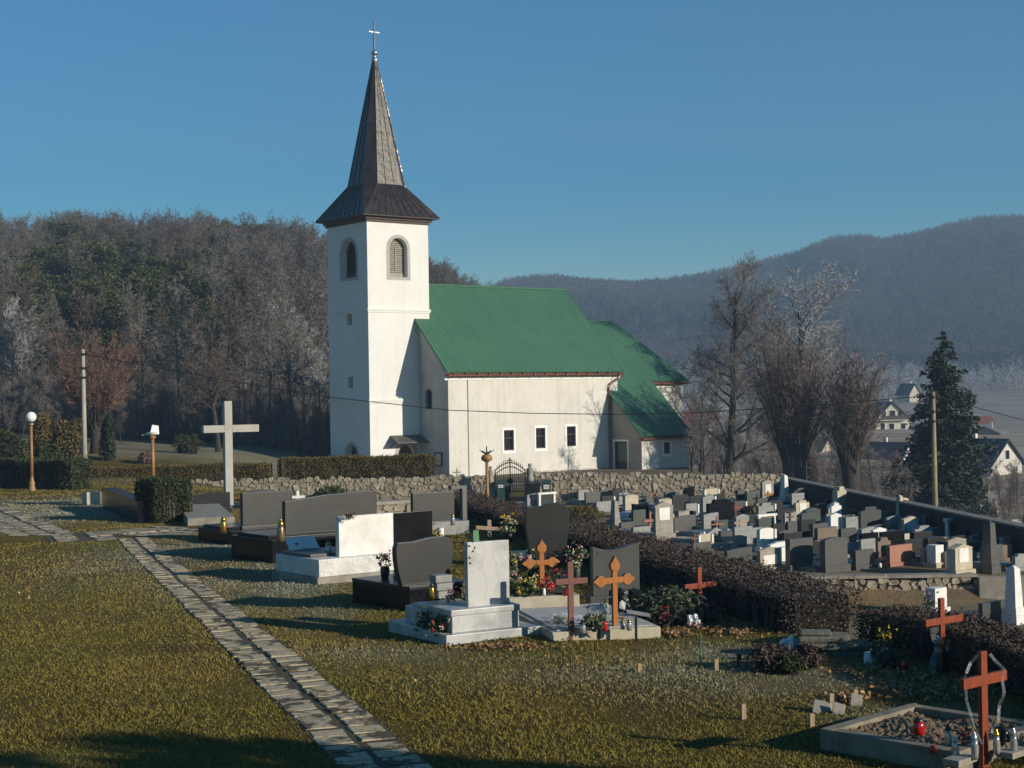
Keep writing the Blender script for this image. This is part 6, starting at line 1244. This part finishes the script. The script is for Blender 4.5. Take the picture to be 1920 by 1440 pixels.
# planter grave
zp = P8.z+H8
bouquet(960, 1112, 46, 44, [PETP, PETW], 'pink and white artificial flowers at the left of the planter grave', zp, 150); bouquet(993, 1106, 52, 66, [PETV, PETP, PETW], 'tall violet and pink flower heap left of the orange cross', zp, 190); bouquet(990, 1117, 44, 32, [PETW, PETY], 'cream yellow wreath at the front of the planter grave', zp, 150, 'flower_wreath', 9)
bouquet(1020, 1114, 44, 26, [PETR, PETR, PETR], 'bright red flowers at the foot of the orange cross', zp, 40); bouquet(1052, 1104, 40, 62, [PETR, mat('pink_ribbon', (.62, .06, .14), .4)], 'red and pink ribboned bouquet right of the orange cross', zp, 60); bag(1055, 1090, 24, 20, WHITE, 'white satin bow on the ribboned bouquet', zp, 'satin_bow', 'ribbon')
lantern(1020, 1103, 1116, PLAST_W, 'small white candle at the front of the planter grave', zp, 7, False); lantern(1035, 1090, 1110, RED, 'red lantern between flowers and ribboned bouquet', zp, 10); lantern(1062, 1100, 1116, RED, 'red lantern at the right end of the planter grave', zp, 10)
vase(1082, 1062, 1085, GRANM, 'grey vase with cream lilies behind the brown cross', gnd(1080, 1130).z+.55, 13, [PETW, PETP], 40)
# white grit grave
zg = P7.z+H7+.02
bag(1058, 1174, 70, 26, FILM, 'crumpled clear foil wrapping at the foot of the brown cross', zg, 'crumpled_foil', 'foil'); bouquet(1050, 1170, 40, 14, [PETW, PETP], 'faded flowers under the clear foil', zg); lantern(1093, 1164, 1188, SILV, 'clear glass lantern with black cap right of the brown cross', zg, 12, True, BLACKP); bouquet(1112, 1182, 40, 34, [PETW], 'green and cream flower bunch between the two crosses', zg, 170); lantern(1134, 1158, 1183, RED, 'red glass lantern before the cross with pointed arms', zg, 12)
bag(1140, 1166, 30, 36, FILM, 'clear foil cone wrapped round a bouquet by the cross with pointed arms', zg, 'crumpled_foil', 'foil'); bouquet(1136, 1166, 24, 40, [PETW], 'white flowers in the clear foil cone', zg, 120); bouquet(1165, 1168, 16, 14, [mat('orange_petals', (.65, .2, .02), .6)], 'single orange flower behind the cross with pointed arms', zg, 20); lantern(1168, 1162, 1180, SILV, 'small glass lantern right of the cross with pointed arms', zg, 10); lantern(1180, 1160, 1182, SILV, 'taller glass lantern at the right end of the grit grave', zg, 11)
an_ = thing('anthurium_stem', 'white flag shaped flower on a thin stem beside the cross with pointed arms', 'flower', onz(1168, 1172, zg)); mb = MB(); mb.tube([(0, 0, 0), (.01, 0, .2), (-.03, 0, .38)], .004, 4); mb.build('stem', LEAFG, an_); mb = MB(); mb.slab([(-.05, 0, .25), (.03, -.02, .22), (.05, 0, .32), (0, .01, .36), (-.04, 0, .34)], (0, .01, 0)); mb.build('white_flag', WHITE, an_)
sg2 = thing('small_signpost', 'low black stake carrying a tilted pale board at the end of the grit grave', 'sign', gnd(1193, 1202)); mb = MB(); mb.box(-.018, .018, 0, .03, -.2, .34); mb.build('stake', IRON, sg2); mb = MB(); mb.slab([(-.13, -.02, .40), (.2, -.02, .34), (.2, .1, .36), (-.13, .1, .42)], (0, 0, .02)); mb.build('board', GRANL, sg2)
# wreath heap by the hedge
P = gnd(1262, 1172); t = thing('wreath_heap', 'heap of fir wreaths and dark plastic around the bright red cross', 'wreaths', P); rng = np.random.default_rng(8)
Q = rng.normal(size=(2600, 3))*np.array([.34, .30, .13])+np.array([-.05, .35, .26]); Q[:, 2] = np.clip(Q[:, 2], .02, .55)*np.clip(1.2-np.hypot(Q[:, 0]+.05, Q[:, 1]-.35)*.9, .2, 1); link('fir_sprigs', np_mesh('fir_sprigs', *leaves(Q, .05, rng, .2, 2.6), LEAFD), t)
mb = MB(); mb.lathe([(.72, -.2), (.66, .1), (.45, .24), (.1, .3)], 12, (0, .35, 0)); mb.build('earth_mound', DARKCORE, t)
for i in range(7): a = i*1.3; mb = MB(); mb.tube([(-.1+.3*math.cos(a), .3+.25*math.sin(a), .32), (-.1+.5*math.cos(a+.4), .3+.4*math.sin(a+.4), .36)], .012, 5); mb.build('bamboo_stick', WOODG, t)
bag(1208, 1166, 66, 44, BLACKP, 'black plastic sheet crumpled between grit grave and wreaths'); bag(1180, 1140, 60, 40, BLACKP, 'black plastic sheet behind the grit grave'); bag(1196, 1134, 22, 14, PLAST_W, 'scrap of white plastic on the black sheet')
bag(1300, 1180, 24, 30, PLAST_W, 'white paper cone of flowers in front of the wreath heap', None, 'paper_cone', 'bouquet'); bouquet(1299, 1184, 24, 16, [PETR, PETP], 'pink red flowers in the white paper cone'); bouquet(1249, 1180, 16, 44, [PETR, PETR], 'dark red ribbon standing left of the wreath heap', None, 10, 'ribbon'); bouquet(1332, 1160, 34, 30, [mat('magenta_ribbon', (.32, .03, .09), .5), PETR], 'magenta ribbon right of the bright red cross', None, 10, 'ribbon')
# lying basket with dry flowers, far hedge end
vase(952, 998, 1014, BLACKP, 'dark basket with dried cream flowers by the far hedge', gnd(952, 1016).z+.1, 26, [PETW, PETW, PETY], 34)
lantern(849, 962, 985, SILV, 'glass lantern in the niche of the niche headstone', gnd(830, 1004).z+.45, 9)
# right: kerbed grave lanterns
z13 = P13.z+.16
lantern(1723, 1343, 1377, RED, 'round red glass lantern with dark cap in the kerbed grave', z13+.02, 24); lantern(1749, 1398, 1412, RED, 'small dark red lantern half hidden in the kerbed grave', z13, 13, False)
for u, vt, vb, lb in ((1778, 1356, 1404, 'slim silver lantern with black cap, leftmost at the kerb front'), (1791, 1378, 1420, 'squat silver lantern second from the left at the kerb front'), (1828, 1372, 1424, 'clear glass lantern just left of the nearest cross'), (1869, 1366, 1414, 'gold and clear lantern just right of the nearest cross'), (1901, 1364, 1412, 'bright tall lantern at the right end of the kerbed grave')): lantern(u, vt, vb, SILV, lb, z13-.01, 14, True, GOLD if u == 1869 else SILV if u != 1778 else BLACKP)
bouquet(1808, 1404, 34, 44, [PETR], 'dark red flowers between the lanterns', z13, 60); bag(1880, 1392, 30, 34, BLACKP, 'dark crumpled wrapping behind the lanterns', z13)
for u, v, w_, lb in ((1800, 1422, .3, 'thin stone tile under the left lanterns'), (1900, 1408, .3, 'thin stone tile under the right lantern')): P = onz(u, v, z13); tt = MB(); tt.box(-.16, .16, -.08, .08, -.04, .015); o = tt.build('stone_tile', CONC, None, loc=P, rz=R(44), bevel=.004); tag(o, lb, 'tile')
# plastic film wrapped round the two right crosses
def film(u, pts, label, z=None, y=None):
    Pb = gnd(*u) if z is None else onz(u[0], u[1], z); k = Pb.y/FPX; W, N = dirs(38); t = []
    for (ua, va, ub, vb_, wpx) in pts:
        a = pt(ua, va, Pb.y-.05); c = pt(ub, vb_, Pb.y-.05); t.append((a, c, wpx*k/2))
    mb = MB()
    for a, c, w_ in t: dd_ = (c-a).normalized(); s_ = dd_.cross(Vector((0, 1, 0))).normalized()*w_; m1 = (a+c)/2+Vector((0, .06, 0)); mb.poly([a-s_, m1-s_, m1+s_, a+s_]); mb.poly([m1-s_, c-s_, c+s_, m1+s_])
    o = mb.build('plastic_film', FILM); tag(o, label, 'film')
film((1849, 1414), [(1836, 1226, 1812, 1262, 6), (1812, 1262, 1811, 1290, 5), (1811, 1290, 1822, 1345, 5), (1822, 1345, 1842, 1395, 4), (1856, 1226, 1884, 1256, 6), (1884, 1256, 1883, 1300, 6), (1883, 1300, 1872, 1350, 6), (1872, 1350, 1858, 1390, 5)], 'loose clear film strung around the nearest cross', P13.z+.14)
film((1770, 1262), [(1752, 1176, 1758, 1206, 16), (1758, 1206, 1760, 1222, 14), (1748, 1250, 1760, 1215, 12), (1752, 1266, 1748, 1250, 12), (1780, 1200, 1776, 1222, 6)], 'crumpled clear film hanging on the faded red cross'); mb = MB(); P = gnd(1770, 1262); mb.box(-.07, .07, -.03, .07, .18*0, .27); o = mb.build('black_sleeve', BLACKP, None, loc=P, rz=R(38)); tag(o, 'black plastic sleeve around the foot of the faded red cross', 'sleeve')
# heap of old slabs, shrubs and bags in front of the right hedge
P = gnd(1545, 1236); t = thing('old_slab_pile', 'pile of mossy stone slabs by the right hedge', 'stones', P, R(-8)); MOSS = mat('mossy_stone', (.20, .185, .14), .95, (.10, .095, .06), 5, bmp=.6, bscale=12, bdist=.03)
for i, (x0, x1, y0, y1, z0, z1) in enumerate(((-.35, .55, .1, .6, -.1, .1), (-.28, .6, .05, .5, .105, .19), (-.32, .35, .08, .55, .195, .28), (-.30, .12, .1, .45, .285, .33))): mb = MB(); mb.box(x0, x1, y0, y1, z0, z1); mb.build('stone_slab', MOSS, t, bevel=.03)
for u, v, rx, h, m_, lb in ((1448, 1258, .34, .34, PURP, 'round reddish brown heather bush in front of the right hedge'), (1515, 1252, .22, .30, PURP, 'small dark leafy shrub beside the white plastic bag'), (1480, 1262, .2, .22, THUJ, 'low green tuft right of the heather bush'), (1670, 1252, .2, .2, LEAFD, 'low green arrangement near the faded red cross')):
    p = gnd(u, v); place('low_shrub', [('foliage', shrub_mesh(int(u)+v, rx, rx, h, m_, 1500, .028, .35)), ('woody_core', core(rx*.7, rx*.7, h*.6))], lb, 'shrub', p)
bag(1484, 1226, 38, 34, PLAST_W, 'crumpled white plastic bag on the grave mound'); bag(1492, 1258, 20, 14, PLAST_W, 'scrap of white film near the heather bush'); bag(1520, 1250, 22, 26, FILM, 'clear film bundle beside the dark leafy shrub')
vase(1659, 1212, 1240, FILM, 'glass vase with bright yellow flowers by the right hedge', None, 14, [PETY, PETY], 36); lantern(1627, 1222, 1246, PLAST_W, 'white frosted lantern near the slab pile', None, 15, False); bouquet(1640, 1234, 36, 30, [PETW, PETP], 'withered cream and pink flowers beside the slab pile'); bag(1655, 1250, 50, 24, FILM, 'heap of clear film below the yellow flowers'); lantern(1695, 1238, 1258, RED, 'red lantern on the earth near the faded red cross', None, 15, False); bouquet(1700, 1246, 40, 40, [mat('dry_orange_stems', (.30, .15, .06), .8)], 'dry reddish stems beside the red lantern', None, 20)
# stakes
for u, vt, vb, m_, lb in ((1199, 1244, 1264, WOODG, 'small wooden peg alone in the lawn before the grit grave'), (1343, 1236, 1260, WOODG, 'wooden peg left of the heather bush, front one'), (1386, 1226, 1250, FRAMEB, 'dark peg left of the heather bush, rear one'), (1394, 1320, 1347, WOODG, 'wooden peg in the middle of the right lawn'), (1559, 1300, 1334, WOODG, 'tallest wooden peg behind the kerbed grave'), (1604, 1293, 1318, WOODG, 'wooden peg between flat stones and right hedge'), (1522, 1338, 1366, WOODG, 'thin wooden peg at the left corner of the kerbed grave'), (1714, 1319, 1336, WOODG, 'short peg at the rear corner of the kerbed grave'), (1776, 1428, 1450, WOODG, 'peg at the front of the kerb, cut by the lower edge')):
    P = gnd(u, vb); k = P.y/FPX; mb = MB(); w_ = .028; mb.box(-w_, w_, -w_*.6, w_*.6, -.1, (vb-vt)*k); o = mb.build('wooden_peg', m_, None, loc=P, rz=.4, bevel=.004); tag(o, lb, 'peg')
P = gnd(1313, 1250); mb = MB(); mb.tube([(0, 0, -.1), (.01, 0, .42)], .012, 6); o = mb.build('green_rod', mat('green_plastic_rod', (.04, .16, .11), .5, bmp=0), None, loc=P); tag(o, 'thin green plastic rod stuck in the lawn', 'rod')
for u, v, w_, d_, lb in ((1540, 1336, .12, .09, 'flat pale stone slab leaning beside the tallest peg'), (1572, 1340, .08, .06, 'small pale stone beside the flat slab'), (1605, 1322, .08, .06, 'rounded pale stone with dry leaves near the pegs')):
    P = gnd(u, v); mb = MB(); mb.slab([(-w_, -d_, -.02), (w_*.7, -d_*.8, -.02), (w_, d_*.6, .06), (-w_*.5, d_, .09)], (0, -.01, .045)); o = mb.build('flat_stone', CONC, None, loc=P, bevel=.012); tag(o, lb, 'stone')
# lowest terrace bits and small vases among the lower graves
bouquet(1744, 1142, 26, 34, [PETW, PETP], 'faded flowers left of the white stele on the lowest terrace', gnd(1744, 1146).z+.1); bouquet(1892, 1150, 16, 22, [PETY], 'yellow flowers beside the dark green grey slab', gnd(1892, 1156).z+.05, 40)
for u, vt, vb, m_, lb in ((1294, 957, 969, PLAST_W, 'white candle left of the pale slab with a column'), (1300, 905, 921, WHITE, 'white vase high against the retaining wall'), (1365, 992, 1006, PLAST_W, 'white candle right of the pale five sided stone'), (1320, 997, 1008, PLAST_W, 'white candle above the cream stone with two columns'), (1373, 932, 944, WHITE, 'white vase right of the dark wavy slab'), (1394, 945, 952, PLAST_W, 'small white lantern right of the red wooden cross'), (1525, 1028, 1046, CREAM, 'cream candle right of the largest grey slab'), (1610, 1023, 1036, PLAST_W, 'white candle below the grey green slab'), (1560, 987, 1000, WHITE, 'white vase at the stone cross in the back rows'), (1600, 965, 990, GRANL, 'grey vase beside the grey square slab'), (1487, 920, 927, PLAST_W, 'white block lantern at the foot of the pale obelisk'), (1443, 1003, 1014, SILV, 'glass lantern left of the dark square slab'), (1714, 1018, 1030, PLAST_W, 'white candle above the terracotta stone'), (1650, 1056, 1064, WHITE, 'white candle left of the terracotta stone'), (1073, 960, 972, WHITE, 'white candle right of the dark shield headstone')): lantern(u, vt, vb, m_, lb, gnd(u, vb).z+.05, 7, False)
for u, v, c, lb in ((1309, 990, [PETR], 'red flowers in a white vase right of the slate grey slab'), (1412, 966, [PETY], 'yellow flowers left of the brownish slab'), (1603, 966, [PETY], 'bright yellow green flowers above the grey square slab'), (1672, 996, [PETY], 'yellow flowers right of the big black stone'), (1447, 1022, [PETR], 'red flowers above the pedimented stone with white plaque'), (1480, 974, [PETP, PETW], 'mixed flowers at the dark square slab'), (1640, 1050, [PETR, PETP], 'dull red flowers left of the terracotta stone'), (1076, 930, [PETR, PETP], 'red flowers beside the pale square block by the wall'), (700, 918, [PETY, PETW], 'pale yellow flowers right of the pale square stone'), (768, 915, [PETP, PETR], 'pink flowers between the two dark headstones under the wall')): bouquet(u, v, 15, 17, c, lb, gnd(u, v+8).z+.15, 40)
# evergreen behind the photographer's right shoulder that shades the lawn corner
P = (13.0, 5.4, h1(13.0, 5.4)); place('tall_thuja', [('foliage', shrub_mesh(401, 2.7, 2.7, 8.6, THUJ, 16000, .22, .5, 1.4)), ('woody_core', core(2.2, 2.2, 7.6))], 'broad dense thuja outside the picture whose shade falls on the lawn corner', 'shrub', P)

# ------------------------------------------------------------------ morning haze in the valley air
mb = MB(); mb.box(-1700, 1700, -75, 1990, EYE-40, EYE+330); hm = bpy.data.materials.new('haze_air'); hm.use_nodes = True; n = hm.node_tree; n.nodes.clear()
pv = n.nodes.new('ShaderNodeVolumePrincipled'); pv.inputs['Color'].default_value = (.50, .74, 1.0, 1); pv.inputs['Density'].default_value = 4.2e-4; pv.inputs['Anisotropy'].default_value = .0
oo = n.nodes.new('ShaderNodeOutputMaterial'); n.links.new(pv.outputs[0], oo.inputs['Volume'])
kind(mb.build('haze', hm), 'stuff')
